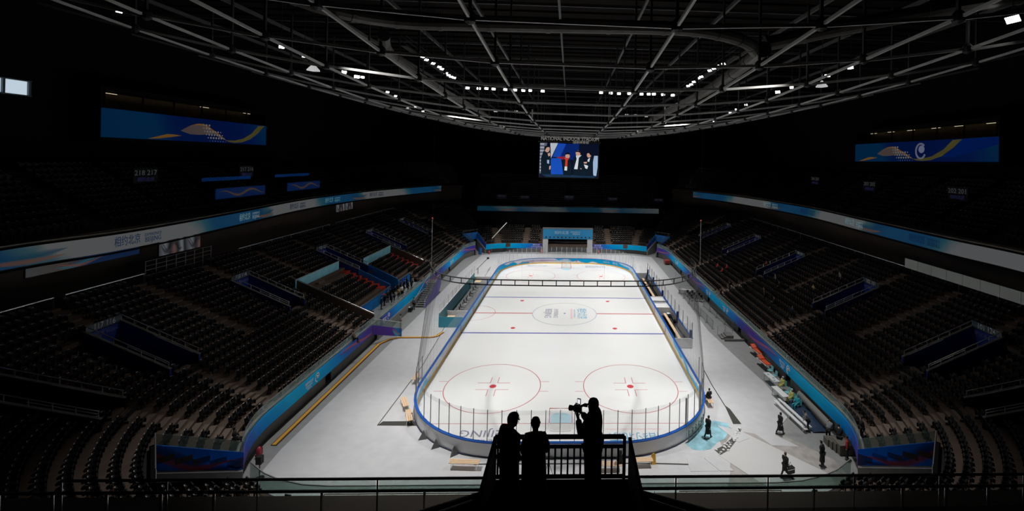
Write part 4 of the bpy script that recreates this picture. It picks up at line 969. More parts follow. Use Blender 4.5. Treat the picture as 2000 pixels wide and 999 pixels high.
mb = MB(); n = len(H[i0:i1]); low = []
for k, p in enumerate(H[i0:i1]):
    c = Vector((max(-4.25, min(4.25, p.x*.6)), -21.5, 0)); d = (p-c)
    if p.y > -21.5: q = Vector((math.copysign(12.85, p.x), p.y, 0))
    else:
        a = math.atan2(p.y+21.5, abs(p.x)-4.25) if abs(p.x) > 4.25 else -PI/2; q = Vector((math.copysign(4.25+8.6*math.cos(a), p.x), -21.5+8.6*math.sin(a), 0)) if abs(p.x) > 4.25 else Vector((p.x, -30.1, 0))
    low.append(q)
V = [(p.x, p.y, HZ-.4) for p in H[i0:i1]]+[(q.x, q.y, 3.1) for q in low]; mb.add(V, [(k, k+1, n+k+1, n+k) for k in range(n-1)]); mb.build('net', M_net, nt_)
mb = MB()
for px in (843, 1367):
    p = atz(px, 518, HZ); mb.tube([(p.x, p.y, HZ), (p.x, p.y, 16.6)], .022, 5)
mb.build('hanger_rods', M_steel, nt_)
mb = MB()
for x in (-8.5, -3, 3, 8.5): mb.tube([(x, -30 if abs(x) < 5 else -29, HZ), (x, -30.9, 28.0)], .003, 4)
for px in (843, 1367): p = atz(px, 518, HZ); mb.tube([(p.x, p.y, 16.6), (p.x, p.y, 28.5)], .003, 4)
mb.build('hanger_cables', M_black, nt_)
mb = MB()
for px in (843, 1367): p = atz(px, 518, HZ); mb.lathe([(.05, 0), (.07, .06), (.03, .14)], (p.x, p.y, 16.6), 8)
mb.build('red_tips', M_red, nt_)

# small blue notice panels at the near corner tunnels
for s, sn in ((-1, 'left'),):
    p = bp(-WF, .0, s); q = bp(-WF, 1.1, s); o = thing('notice_panel', 'small bright blue panel with white emblem at the near left corner', 'panel', p, world=True)
    MB().wall([p+Vector((0, -.12, 0)), q+Vector((0, -.12, 0))], .0, 1.35, -.06).build('board', mat('notice_blue', (.0, .18, .62), .5), o)
    d = (p-q).normalized(); c = (p+q)/2+Vector((0, -.2, 0)); mb = MB(); R = [(math.cos(a)*.14, math.sin(a)*.18) for a in [PI*.3+PI*1.5*k/10 for k in range(11)]]
    for (a, b), (e, f) in zip(R, R[1:]): mb.bar(c+d*(.22+a)+Vector((0, 0, 1.0+b)), c+d*(.22+e)+Vector((0, 0, 1.0+f)), .02, .05)
    mb.build('emblem', M_white, o); text('BEIJING', .15, mat('notice_cyan', (.05, .4, .7), .5), o, frame(c-d*.15+Vector((0, 0, .9)), d, (0, 0, 1)))

# ================================================================== camera platform zone in the left stand
PY0, PY1 = BY-11.6, BY+6.2
zp = 1.9
struct('floor_platform_left', MB().box(-24.6, -21.95, PY0, PY1, 1.6, zp), mat('platform_grey', (.28, .30, .30), .7, 0, .05, 2))
struct('wall_platform_front', MB().box(-21.95, -21.8, PY0, PY1+1, 0, 1.2), mat('smooth_concrete', (.30, .29, .275), .8, 0, .08, 1))
for k, (a, b, lab) in enumerate(((PY0, BY-VHW, 'long blue wall behind the camera platform, nearer half'), (BY+VHW, PY1+.2, 'blue wall behind the crowd on the camera platform, farther half'))):
    o = thing('blue_partition', lab, 'partition', (-24.6, a, zp), world=True)
    MB().wall([(-24.55, a), (-24.55, b)], zp, 3.35, .12).build('panel', swoosh('partition_art', [(0, (.02, .22, .62)), (.5, (.015, .16, .60)), (1, (.02, .24, .62))], 9, .3, 0, sw=(.5, .10, .12), sw2=(.01, .08, .4), win=(.05, .6)), o)
    MB().box(-24.7, -24.5, a, b, 3.35, 3.42).build('cap', M_steeld, o)
for y, lab in ((BY-VHW-.05, 'blue side wall of the middle stairway, balcony side'), (BY+VHW+.05, 'blue side wall of the middle stairway, far side')):
    V = [(-24.6, y-.07, 1.9), (-29, y-.07, 3.6), (-29, y-.07, bz(7.0)+.7), (-24.6, y-.07, 3.7), (-24.6, y+.07, 1.9), (-29, y+.07, 3.6), (-29, y+.07, bz(7.0)+.7), (-24.6, y+.07, 3.7)]
    one('stairway_wall', lab, 'side wall', MB().add(V, [(0, 1, 2, 3), (5, 4, 7, 6), (3, 2, 6, 7), (1, 0, 4, 5), (0, 3, 7, 4), (1, 5, 6, 2)]), M_standblue)
mb = MB()
for i in range(12): mb.box(-24.9-.36*(i+1), -24.9-.36*i, BY-VHW, BY+VHW, 1.6, zp+.22*i)
struct('floor_middle_stairway', mb, M_dark)
for t, y0, y1, lab in ((9.3, -9.8, -.2, 'pale cyan glass screen above the seats, nearer one'), (8.0, 4.2, 14.0, 'pale cyan glass screen above the seats, farther one')):
    x = -21.9-t; z = bz(t)
    o = thing('media_screen_panel', lab, 'glass screen', (x, y0, z), world=True)
    MB().box(x-.05, x, y0, y1, z-.2, z+.95).build('panel', M_cyan, o); MB().box(x-.1, x+.05, y0, y1, z+.95, z+1.02).build('cap', mat('cap_pale', (.45, .5, .48), .5), o)
for k, (y0, y1) in enumerate(((BY-VHW-1.5, BY-VHW-.2), (BY+VHW+.2, BY+VHW+1.5), (BY+10.3, BY+11.6))):   # red carpet flights
    mb = MB()
    for i in range(4, 11):
        if k == 0 and i > 10: continue
        t0 = i*.82; z = 2.0+.36*i; mb.box(-21.9-t0-.83, -21.9-t0, y0, y1, z, z+.03); mb.box(-21.9-t0-.02, -21.9-t0+.01, y0, y1, z-.33, z+.03)
    one('red_carpet', ['red carpet flight beside the middle stairway, balcony side', 'red carpet flight beside the middle stairway, far side', 'red carpet flight at the far edge of the media seats'][k], 'carpet', mb, M_redc)
def slope_wall(y, t0, t1, h, m, nm, lab, rail=True):
    V = []
    for yy in (y-.08, y+.08):
        V += [(-21.9-t0, yy, bz(t0)-.5), (-21.9-t1, yy, bz(t1)-.5), (-21.9-t1, yy, bz(t1)+h), (-21.9-t0, yy, bz(t0)+h)]
    o = thing(nm, lab, 'wall', (-21.9-t0, y, bz(t0)-.3), world=True)
    MB().add(V, [(0, 1, 2, 3), (5, 4, 7, 6), (3, 2, 6, 7), (1, 0, 4, 5), (0, 3, 7, 4), (1, 5, 6, 2)]).build('panel', m, o)
    mb = MB(); mb.tube([(-21.9-t0, y, bz(t0)+h+.12), (-21.9-t1, y, bz(t1)+h+.12)], .035, 6)
    for i in range(5): t = t0+(t1-t0)*i/4; mb.tube([(-21.9-t, y, bz(t)+h), (-21.9-t, y, bz(t)+h+.12)], .03, 5)
    mb.build('handrail', M_steel, o)
M_brown = mat('brown_wall', (.085, .055, .04), .7)
slope_wall(PY0-.1, .4, 10.2, .85, M_brown, 'sloping_wall', 'dark brown sloping wall with steel handrail at the balcony side of the media seats')
slope_wall(BY+11.9, 2.5, 9.5, .9, M_brown, 'sloping_wall', 'dark brown sloping wall at the far side of the media seats')
# stairs from the floor up to the platform, with purple side panel
st = thing('floor_stairs', 'steel stairs with purple side panel up to the left camera platform', 'stairs', (-20.8, 2, 0), world=True)
sy0, sy1, N = 2.2, 8.2, 12
for k in range(N):
    a = sy0+(sy1-sy0)*k/N; z = (k+1)*1.9/N; MB().box(-21.6, -20.2, a, a+(sy1-sy0)/N+.05, z-.06, z).build('step', M_steeld, st)
V = [(-20.15, sy0-.3, 0), (-20.15, sy1, 0), (-20.15, sy1+1.6, 1.2), (-20.15, sy1+1.6, 2.4), (-20.15, sy1, 2.4), (-20.15, sy0-.3, .5)]
MB().add(V+[(v[0]+.06, v[1], v[2]) for v in V], [(5, 4, 3, 2, 1, 0), (6, 7, 8, 9, 10, 11), (5, 0, 6, 11), (4, 5, 11, 10), (3, 4, 10, 9)]).build('side_panel', mat('purple_panel', (.12, .09, .42), .5), st)
mb = MB()
for x in (-21.65, -20.15):
    mb.tube([(x, sy0-.3, 1.0), (x, sy1, 2.95), (x, sy1+1.5, 2.95)], .03, 6)
    for k in range(6): y = sy0-.3+(sy1-sy0+.3)*k/5; mb.tube([(x, y, max(0, (y-sy0)/(sy1-sy0)*1.9)), (x, y, 1.0+(y-sy0+.3)/(sy1-sy0+.3)*1.95)], .025, 5)
mb.build('handrail', M_steel, st)
MB().box(-21.8, -20.2, sy1, sy1+1.7, 1.8, 1.9).build('landing', M_steeld, st)
# purple entrance wing near the yellow strip
ew = thing('entrance_wing', 'purple banner wing sloping to the floor beside the yellow strip', 'banner', (-21.0, -10, 0), world=True)
V = [(-21.85, -10.9, 1.2), (-19.9, -8.5, .02), (-19.3, -7.6, 0), (-19.9, -8.0, 1.0), (-21.85, -9.9, 2.28)]
P = [Vector((-21.85, -10.8, 0)), Vector((-19.5, -8.4, 0))]
MB().wall(P, [1.2, .05], [2.28, 1.0], -.06).build('printed_panel', swoosh('wing_art', [(0, PUR), (.7, (.12, .06, .4)), (.85, (.03, .25, .6)), (1, (.02, .12, .45))], 3.4, 0, 0, sw=(.6, .15, .15), win=(.65, .95)), ew)
mb = MB(); mb.tube([(-21.85, -10.8, 3.0), (-19.5, -8.4, 1.75), (-19.5, -8.4, .9)], .03, 6); mb.build('handrail', M_steel, ew)
g_ = MB().wall(P, [2.28, 1.0], [3.0, 1.75], .02).build('glass', M_glassg, ew)

# ================================================================== seats
def seat_mesh(name, back, plate, lo=False):
    mb = MB(); w = .235
    a = [(-w, -.20, .40), (-w*.96, -.27, .62), (-w*.78, -.30, .80), (w*.78, -.30, .80), (w*.96, -.27, .62), (w, -.20, .40)]
    f = [(x, y+.045+(.02 if abs(x) < w*.9 else 0), z) for x, y, z in a]
    mb.add(a+f, [(0, 1, 4, 5), (1, 2, 3, 4), (11, 10, 7, 6), (10, 9, 8, 7), (0, 6, 7, 1), (1, 7, 8, 2), (2, 8, 9, 3), (3, 9, 10, 4), (4, 10, 11, 5), (5, 11, 6, 0)], 0)
    b = [(-.2, -.13, .40), (.2, -.13, .40), (.19, -.02, .74), (-.19, -.02, .74)]
    mb.add(b+[(x, y+.05, z) for x, y, z in b], [(0, 1, 2, 3), (7, 6, 5, 4), (0, 4, 5, 1), (1, 5, 6, 2), (2, 6, 7, 3), (3, 7, 4, 0)], 0)
    mb.box(-.25, -.225, -.24, .05, .34, .60, 0); mb.box(.225, .25, -.24, .05, .34, .60, 0)
    mb.box(-.03, .03, -.22, -.16, .0, .42, 0)
    if plate:  # plate: width of a pale patch that stands in for a lamp glint
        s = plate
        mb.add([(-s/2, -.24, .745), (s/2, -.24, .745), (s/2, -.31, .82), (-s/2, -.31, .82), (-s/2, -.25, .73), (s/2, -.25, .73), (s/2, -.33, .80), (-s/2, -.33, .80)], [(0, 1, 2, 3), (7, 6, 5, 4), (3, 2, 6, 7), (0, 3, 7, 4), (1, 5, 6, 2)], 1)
    me = mb.build(name, [back, M_glint]); m = me.data; bpy.data.objects.remove(me); return m
SEATG = seat_mesh('seat_with_glint', M_seat, .15); SEATN = seat_mesh('seat_plain', M_seatr, 0); SEATE = seat_mesh('seat_end', M_seat, .26)
seats = []   # (x, y, z, angle, side, row, index, mesh)
def skip(w, i, s):
    t = i*.82+.3
    for a in AIS:
        if abs(w-a) < half_w(w, t, .85): return True
    if i >= 8:
        for a in SIDEA:
            if abs(w-a) < .75: return True
    for a, b in row_cuts(i, s):
        e = half_w(w, t, .5)
        if a-e < w < b+e: return True
    if s < 0 and 3 <= i <= 10:
        if BY-VHW-1.9 < w+BY < BY-VHW+.1 or BY+VHW < w+BY < BY+VHW+1.9 or BY+10.0 < w+BY < BY+12.3 or abs(w+BY-PY0) < .5: return True
        if i in (9,) and (-10.6 < w+BY < 14.6): return True
        if i in (10, 11) and (-10.6 < w+BY < .5): return True
    return False
for s in (-1, 1):
    for i in range(NR):
        lim = min(lim_row(i), 50.6)-.4; t = i*.82+.42; w = -42 if i < 8 else -38.6; k = 0
        lastw = w
        while w < lim:
            st_ = half_w(w, t, .57)
            if not skip(w, i, s):
                p = bp(w, t, s, 2.0+.36*i+.01); n = bn(w, s); isend = w > 44
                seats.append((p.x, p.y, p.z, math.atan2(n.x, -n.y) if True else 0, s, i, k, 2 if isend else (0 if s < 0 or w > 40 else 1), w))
            k += 1; w += st_
for s in (-1, 1):                             # upper side decks
    for i in range(1, 12):
        w = -33.0
        while w < 38:
            if min(abs(w-a) for a in (-30, -22, -14, -6, 2, 10, 18, 26, 34)) > .8:
                t = 19.8+i*.85+.4; p = bp(w, t, s, 14.0+.5*i+.01); n = bn(w, s); seats.append((p.x, p.y, p.z, math.atan2(n.x, -n.y), s, 30+i, 0, 0, w))
            w += half_w(w, t, .58)
for i in range(1, 13):                        # far upper deck
    x = -23.0
    while x < 23:
        if min(abs(x-a) for a in (-17, -8.5, 0, 8.5, 17)) > .8: seats.append((x, BY+48.2+i*.85+.45, 8.7+.5*i-.5+.5, math.atan2(0, -1), 0, 60+i, 0, 0, 0))
        x += .58
# individual seats: those that show largest (near corners of both lower stands)
def seen(p):
    d = Vector(p)-CAM; w = d.dot(CF)
    if w < 2: return None
    x = PX+FPX*d.dot(CR)/w; y = PY-FPX*d.dot(CU)/w; return x, y, w
cand = []
for n, q in enumerate(seats):
    r = seen(q[:3])
    if r is None or q[5] >= 30: continue
    if 5 < r[0] < 1995 and r[1] < 925 and q[5] <= 9: cand.append((r[2], n))
cand.sort(); indiv = set(n for _, n in cand[:292])
rest = [q for n, q in enumerate(seats) if n not in indiv]
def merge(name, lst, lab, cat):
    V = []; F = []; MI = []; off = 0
    for me, sub in ((m, [q for q in lst if q[7] == j]) for j, m in enumerate((SEATG, SEATN, SEATE))):
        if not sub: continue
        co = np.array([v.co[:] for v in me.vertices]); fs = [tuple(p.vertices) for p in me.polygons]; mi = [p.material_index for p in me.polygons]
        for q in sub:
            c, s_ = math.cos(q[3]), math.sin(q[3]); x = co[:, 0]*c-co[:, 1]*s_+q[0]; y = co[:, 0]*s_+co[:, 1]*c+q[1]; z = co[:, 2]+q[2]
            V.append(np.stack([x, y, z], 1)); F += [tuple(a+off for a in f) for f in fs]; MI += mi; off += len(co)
    V = np.concatenate(V); me = bpy.data.meshes.new(name); me.from_pydata(V.tolist(), [], F); me.materials.append(M_seatr if all(q[7] == 1 for q in lst) else M_seat); me.materials.append(M_glint)
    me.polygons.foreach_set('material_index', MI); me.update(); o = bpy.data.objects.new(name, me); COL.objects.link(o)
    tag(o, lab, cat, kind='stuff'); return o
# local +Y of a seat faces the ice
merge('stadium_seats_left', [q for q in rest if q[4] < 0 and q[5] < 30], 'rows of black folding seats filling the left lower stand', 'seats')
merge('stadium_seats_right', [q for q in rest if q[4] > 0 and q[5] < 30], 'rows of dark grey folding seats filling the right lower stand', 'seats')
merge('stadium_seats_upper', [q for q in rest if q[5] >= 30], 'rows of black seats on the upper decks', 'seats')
blk = {}
for n in sorted(indiv):
    q = seats[n]; a = [v for v in AIS if v < q[8]]; key = (q[4], q[5], round(max(a), 1) if a else -99); blk.setdefault(key, []).append(n)
AN = {-33.0: 'between the corner aisle and the next aisle', -41.0: 'between the balcony corner and the corner aisle', -99: 'in the block hugging the balcony corner', -29.4: 'beyond the second aisle', -15.5: 'beyond the third aisle'}
for (s, i, a), L in blk.items():
    for k, n in enumerate(sorted(L, key=lambda n: seats[n][8])):
        q = seats[n]; o = bpy.data.objects.new('stadium_seat', SEATG if q[7] == 0 else SEATN); COL.objects.link(o); o.location = q[:3]; o.rotation_euler = (0, 0, q[3])
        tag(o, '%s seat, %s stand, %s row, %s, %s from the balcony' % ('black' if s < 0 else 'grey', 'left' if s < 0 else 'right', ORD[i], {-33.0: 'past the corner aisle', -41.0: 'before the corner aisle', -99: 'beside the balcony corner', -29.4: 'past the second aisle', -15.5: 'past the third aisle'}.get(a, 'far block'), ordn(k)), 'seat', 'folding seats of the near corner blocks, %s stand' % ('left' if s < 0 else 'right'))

# ================================================================== things on the arena floor
def strip(pts, w, z0, z1, mi=0, mb=None):
    mb = mb or MB()
    for a, b in zip(pts, pts[1:]): mb.bar((a[0], a[1], (z0+z1)/2), (b[0], b[1], (z0+z1)/2), w, z1-z0, mi)
    return mb
yp = [(-21.2, -28.6), (-21.2, -10.6), (-20.6, -9.3), (-19.6, -8.7), (-15.9, -8.6), (-15.3, -8.2), (-15.0, -7.0)]
o = thing('cable_cover', 'long yellow topped cable cover along the foot of the left stand', 'cable cover', (-21, -20, 0), world=True)
strip(yp, .44, .0, .04).build('rubber_base', mat('rubber_brown', (.10, .03, .02), .8), o); strip(yp, .26, .04, .07).build('yellow_top', M_amber, o)
J = [tuple(atz(*p).xy) for p in ((958, 522), (935, 560), (895, 590), (860, 655), (825, 715), (737, 832))]
one('floor_cable', 'thin dark joint running along the floor left of the rink', 'floor joint', strip(J, .07, .001, .012), M_beamd)
one('floor_slot', 'dark open floor slot running from the triangle tip to the left boards', 'floor slot', MB().prism([tuple(atz(*p).xy) for p in ((737, 832), (748, 824), (868, 823), (868, 833))], .001, .012), mat('slot_dark', (.05, .05, .045), .9))
JR = [tuple(atz(*p).xy) for p in ((1374, 722), (1390, 752), (1422, 803), (1443, 828))]
one('floor_cable', 'thin dark joint running along the floor right of the rink', 'floor joint', strip(JR, .08, .001, .012), M_beamd)
one('floor_slot', 'dark triangular floor slot right of the rink near the pool', 'floor slot', MB().prism([tuple(atz(*p).xy) for p in ((1415, 792), (1426, 800), (1448, 829), (1432, 829))], .001, .014), MATS['slot_dark'])
one('floor_slot', 'dark floor seam in front of the near boards', 'floor slot', strip([(-6.0, -30.75), (6.2, -30.75), (9.4, -30.9)], .12, .001, .012), MATS['slot_dark'])
for k, pts in enumerate((((895, 825), (905, 805), (812, 815)), ((812, 836), (823, 858), (828, 842)), ((826, 838), (838, 866), (822, 858)), ((845, 873), (858, 862), (860, 874)))):
    pass
for k, (px, py) in enumerate(((808, 815), (832, 850), (856, 866), (877, 893))):
    p = atz(px, py+4); th = math.atan2(p.y+21.5, p.x+4.25); r = Vector((math.cos(th), math.sin(th), 0)); t = Vector((-r.y, r.x, 0))
    c = Vector((-4.25, -21.5, 0))+r*8.75
    V = [c-t*.32, c+t*.32, c+r*.10+Vector((0, 0, .62)), c, c, c+r*.55]
    one('board_brace', 'grey triangular brace at the foot of the near left boards, %s from the left' % ORD[k], 'brace', MB().add([V[0], V[1], V[2], V[5]], [(0, 1, 2), (0, 3, 1), (1, 3, 2), (2, 3, 0)]), mat('brace_grey', (.16, .16, .16), .6), 'braces of the left corner boards')
def bench(lab, x, y, rz, L=2.0, grp='pine benches around the near boards'):
    b = thing('pine_bench', lab, 'bench', (x, y, 0), rz, grp)
    for k in range(3): MB().box(-L/2, L/2, -.23+k*.16, -.09+k*.16, .42, .46).build('seat_board', M_wood, b)
    for sx in (-1, 1):
        MB().tube([(sx*(L/2-.15), -.25, 0), (sx*(L/2-.2), -.2, .42), (sx*(L/2-.2), .2, .42), (sx*(L/2-.15), .25, 0)], .02, 6).build('leg', M_steel, b)
    MB().tube([(-L/2+.2, 0, .2), (L/2-.2, 0, .2)], .015, 5).build('stretcher', M_steel, b)
    return b
bench('pine bench standing before the near boards left of the silhouetted people', -6.6, -31.1, -.05, 2.1)
bench('pine bench on the left floor, the one nearer to the balcony', -12.45, -25.45, PI/2+.42, 1.75)
bench('pine bench on the left floor, the one farther from the balcony', -13.55, -23.45, PI/2+.50, 1.65)
bench('small pine bench end seen through the glass left of the rink', -14.1, -19.0, PI/2, 1.3)
bench('pine bench behind the black platform railing beside the seated person', 3.4, -31.4, 0, 2.0)
bench('pine bench right of the platform beside the yellow wet floor sign', 5.9, -31.0, .03, 1.5)
bench('pine bench under the seated person right of the rink', 13.25, -23.0, PI/2, 1.4)
ws_ = thing('wet_floor_sign', 'yellow wet floor sign standing at the near right boards', 'sign', (6.75, -30.75, 0), .1)
for s in (-1, 1):
    q = Matrix.Rotation(s*.2, 4, 'X'); mb = MB().box(-.15, .15, -.01, .01, -.66, 0, M=Matrix.Translation((0, 0, .66)) @ q); mb.build('panel', mat('sign_yellow', (.85, .45, .03), .5), ws_)
MB().box(-.06, .06, -.02, .02, .64, .72).build('handle', MATS['sign_yellow'], ws_)
# light blue ice melt pool, debris trench
one('ice_pool', 'light blue pool of ice melt by the rink gate under the walking person', 'puddle', MB().prism([tuple(atz(*p).xy) for p in ((1340, 868), (1352, 855), (1368, 838), (1372, 826), (1395, 822), (1422, 828), (1426, 842), (1415, 858), (1400, 866), (1388, 878), (1372, 881), (1352, 879))], -.004, .006), mat('pool_blue', (.30, .55, .64), .35, 0, .35, 1.1))
tr = thing('debris_trench', 'curved dark trench with white rubble between the pool and the floor sheets', 'trench', (13, -28.5, 0), world=True)
A = [(1396, 880), (1412, 872), (1428, 858), (1436, 845), (1438, 838)]; B = [(1407, 890), (1424, 880), (1438, 862), (1446, 846), (1447, 836)]
_q = MB()
for i in range(4): _q.add([(*atz(*p).xy, .022) for p in (A[i], B[i], B[i+1], A[i+1])], [(0, 1, 2, 3)]); _q.add([(*atz(*p).xy, -.01) for p in (A[i], B[i], B[i+1], A[i+1])], [(3, 2, 1, 0)])
_q.build('trench_bed', mat('trench_dark', (.09, .085, .08), .9, 0, .3, 6), tr)
mb = MB(); rnd = random.Random(3)
for k in range(46):
    f = rnd.random(); i = min(int(f*4), 3); g = f*4-i; u = rnd.random(); a = [A[i][j]+(A[i+1][j]-A[i][j])*g for j in (0, 1)]; b = [B[i][j]+(B[i+1][j]-B[i][j])*g for j in (0, 1)]
    p = atz(a[0]+(b[0]-a[0])*u, a[1]+(b[1]-a[1])*u); r = rnd.uniform(.04, .13); mb.lathe([(r*.6, 0), (r, r*.4), (r*.5, r*.9)], (p.x, p.y, .022), 5)
mb.build('rubble', M_boardo, tr)['kind'] = 'stuff'
# wheeled orange stretchers
for k, (x, y) in enumerate(((21.75, -13.3), (21.35, -16.1))):
    t = thing('stretcher', 'orange stretcher on wheels by the right wall, %s from the balcony' % ('farther' if k == 0 else 'nearer'), 'stretcher', (x, y, 0), .12, 'orange stretchers by the right wall')
    MB().box(-.32, .32, -1.0, 1.0, .62, .68).build('tray', M_white, t); m_ = MB().box(-.28, .28, -.95, .3, .68, .78); m_.box(-.28, .28, .3, .95, 0, .1, M=Matrix.Translation((0, .0, .70)) @ Matrix.Rotation(.25, 4, 'X')); m_.build('mattress', mat('orange_red', (.75, .10, .03), .6), t)
    MB().tube([(-.25, -.8, .6), (.25, .7, .15)], .02, 5).tube([(.25, -.8, .6), (-.25, .7, .15)], .02, 5).tube([(-.25, .8, .6), (.25, -.7, .15)], .02, 5).tube([(.25, .8, .6), (-.25, -.7, .15)], .02, 5).build('folding_frame', M_steeld, t)
    for sx in (-.25, .25):
        for sy in (-.75, .75): w_ = MB().tube([(sx-.02, sy, .08), (sx+.02, sy, .08)], .08, 10); w_.tube([(sx, sy, .08), (sx, sy, .2)], .012, 4); w_.build('wheel', M_black, t)
    for sx in (-1, 1): MB().tube([(sx*.34, -.5, .68), (sx*.34, -.5, .92), (sx*.34, .4, .92), (sx*.34, .4, .68)], .014, 5).build('side_rail', M_steel, t)
def table(lab, x, y, rz, L=1.9, w=.62):
    t = thing('folding_table', lab, 'table', (x, y, 0), rz, 'white folding tables by the right wall')
    MB().box(-w/2, w/2, -L/2, L/2, .71, .75).build('tabletop', M_white, t)
    for sx in (-1, 1):
        for sy in (-1, 1): MB().tube([(sx*(w/2-.06), sy*(L/2-.2), .71), (sx*(w/2-.03), sy*(L/2-.12), 0)], .02, 5).build('leg', M_steeld, t)
    return t
table('white folding table with papers by the right wall, farther of two', 20.55, -19.6, .12)
table('white folding table by the right wall, nearer of two', 20.1, -22.3, .12)
for k, (x, y) in enumerate(((20.45, -19.1), (20.65, -19.8), (20.5, -20.3))):
    one('paper_sheet', 'paper lying on the farther white table, %s from the far edge' % ORD[k], 'paper', MB().box(x-.1, x+.1, y-.14, y+.14, .752, .758), mat('paper_grey', (.45, .48, .5), .6), 'papers on the farther white table')
def chair(lab, x, y, rz, m, grp):
    c = thing('plastic_chair', lab, 'chair', (x, y, 0), rz, grp)
    MB().box(-.22, .22, -.22, .22, .43, .47).build('seat', m, c)
    MB().add([(-.22, -.22, .5), (.22, -.22, .5), (.2, -.28, .86), (-.2, -.28, .86), (-.22, -.19, .5), (.22, -.19, .5), (.2, -.25, .86), (-.2, -.25, .86)], [(0, 1, 2, 3), (7, 6, 5, 4), (3, 2, 6, 7), (0, 3, 7, 4), (1, 5, 6, 2)]).build('backrest', m, c)
    for sx in (-1, 1):
        for sy in (-1, 1): MB().tube([(sx*.19, sy*.19, .43), (sx*.22, sy*.22, 0)], .014, 5).build('leg', M_steel, c)
    return c
mt_ = mat('chair_teal', (.22, .55, .58), .5)
chair('pale teal plastic chair behind the tables, farthest from the balcony', 21.35, -17.6, PI/2+.1, mt_, 'teal chairs behind the white tables')
chair('pale teal plastic chair behind the tables, second from the far one', 21.25, -18.7, PI/2+.1, mt_, 'teal chairs behind the white tables')
chair('pale teal plastic chair behind the nearer white table', 21.0, -21.9, PI/2+.1, mt_, 'teal chairs behind the white tables')
# long low white bench units, dark tarp and roll
for k, (x, y) in enumerate(((19.55, -25.2), (20.05, -24.9))):
    t = thing('white_plank_bench', 'long low white plank bench on the right floor, %s' % ('nearer the rink' if k == 0 else 'beside the dark blue tarp'), 'bench', (x, y, 0), .12, 'white plank benches')
    MB().box(-.14, .14, -2.2, 2.2, .28, .33).build('plank', M_white, t)
    for sy in (-1.9, 0, 1.9): MB().box(-.1, .1, sy-.04, sy+.04, 0, .28).build('foot', M_boardo, t)
mb = MB(); rnd = random.Random(5); nx, ny = 8, 14
V = [(20.4+1.35*i/nx+.05*math.sin(j), -27.3+4.7*j/ny, .04+.42*math.sin(PI*i/nx)*(.8+.2*rnd.random())*math.sin(PI*min(max(j/ny, .05), .95))) for j in range(ny+1) for i in range(nx+1)]
mb.add(V, [(j*(nx+1)+i, j*(nx+1)+i+1, (j+1)*(nx+1)+i+1, (j+1)*(nx+1)+i) for j in range(ny) for i in range(nx)]); one('dark_tarp', 'dark navy tarp heap beside the white plank benches', 'tarp', mb, mat('tarp_navy', (.015, .04, .09), .7), smooth=True)
mb = MB().tube([(22.0, -22.3, .5), (21.9, -27.0, .5)], .33, 14); mb.tube([(22.0, -22.25, .5), (22.0, -22.3, .5)], .12, 10); one('floor_roll', 'long grey roll of floor covering lying under the right banner', 'roll', mb, mat('roll_grey', (.30, .29, .27), .7))
mb = MB()
for i in range(4): mb.box(20.6+.1*i, 22.0, -29.0-.35*i, -28.4-.2*i, .0, .5+.08*i)
one('equipment_cases', 'dim pile of grey cases behind the bending people at the right corner', 'cases', mb, mat('case_dim', (.16, .15, .13), .8))
# barriers and steps on the right
def barrier(lab, a, b, h=1.1):
    a = Vector((*a, 0)); b = Vector((*b, 0)); t = thing('crowd_barrier', lab, 'barrier', a, group='grey crowd barriers', world=True); L = (b-a).length
    MB().tube([a+Vector((0, 0, .05)), a+Vector((0, 0, h)), b+Vector((0, 0, h)), b+Vector((0, 0, .05))], .03, 6).build('frame', M_steeld, t)
    m_ = MB(); n = int(L/.14)
    for k in range(1, n): p = a.lerp(b, k/n); m_.tube([p+Vector((0, 0, .15)), p+Vector((0, 0, h))], .009, 4)
    m_.tube([a+Vector((0, 0, .15)), b+Vector((0, 0, .15))], .015, 4); m_.build('bars', M_steeld, t)
    for p in (a, b): q = Vector((.25, 0, .03)); MB().tube([p-q+Vector((0, 0, .06)), p+q], .02, 5).build('foot', M_steeld, t)
bl = [((18.75, 9.8), (18.9, 7.3)), ((18.9, 7.2), (19.0, 4.7)), ((19.0, 4.6), (19.1, 2.1)), ((19.1, 2.0), (19.2, -.5)), ((19.2, -.6), (19.3, -3.1)), ((19.3, -3.2), (19.4, -5.4))]
for k, (a, b) in enumerate(bl): barrier('grey steel barrier of the front line right of the rink, %s from the far end' % ORD[k], a, b)
bl = [((20.9, 3.6), (21.1, 1.3)), ((21.1, 1.2), (21.3, -1.2)), ((21.3, -1.3), (21.6, -3.7)), ((21.6, -3.8), (21.9, -6.0))]
for k, (a, b) in enumerate(bl): barrier('grey steel barrier of the rear line by the right wall, %s from the far end' % ORD[k], a, b)
barrier('grey steel barrier standing crosswise before the wheelchairs', (18.8, 10.2), (21.2, 10.9))
s_ = thing('floor_steps', 'low grey steps with steel rails at the right stand door', 'steps', (20.6, -8.2, 0), world=True)
for k in range(3): MB().box(19.4+.3*k, 20.9, -8.7, -7.5, .0+.15*k, .15+.15*k).build('step', M_conc, s_)
m_ = MB()
for x in (19.3, 20.3): m_.tube([(x, -7.5, 0), (x, -7.5, 1.2), (x+.9, -7.5, 1.3), (x+.9, -7.5, .3)], .025, 5)
m_.build('handrail', M_steeld, s_); MB().box(19.6, 23.1, -9.3, -9.1, 0, .25).build('kerb', M_conc, s_)
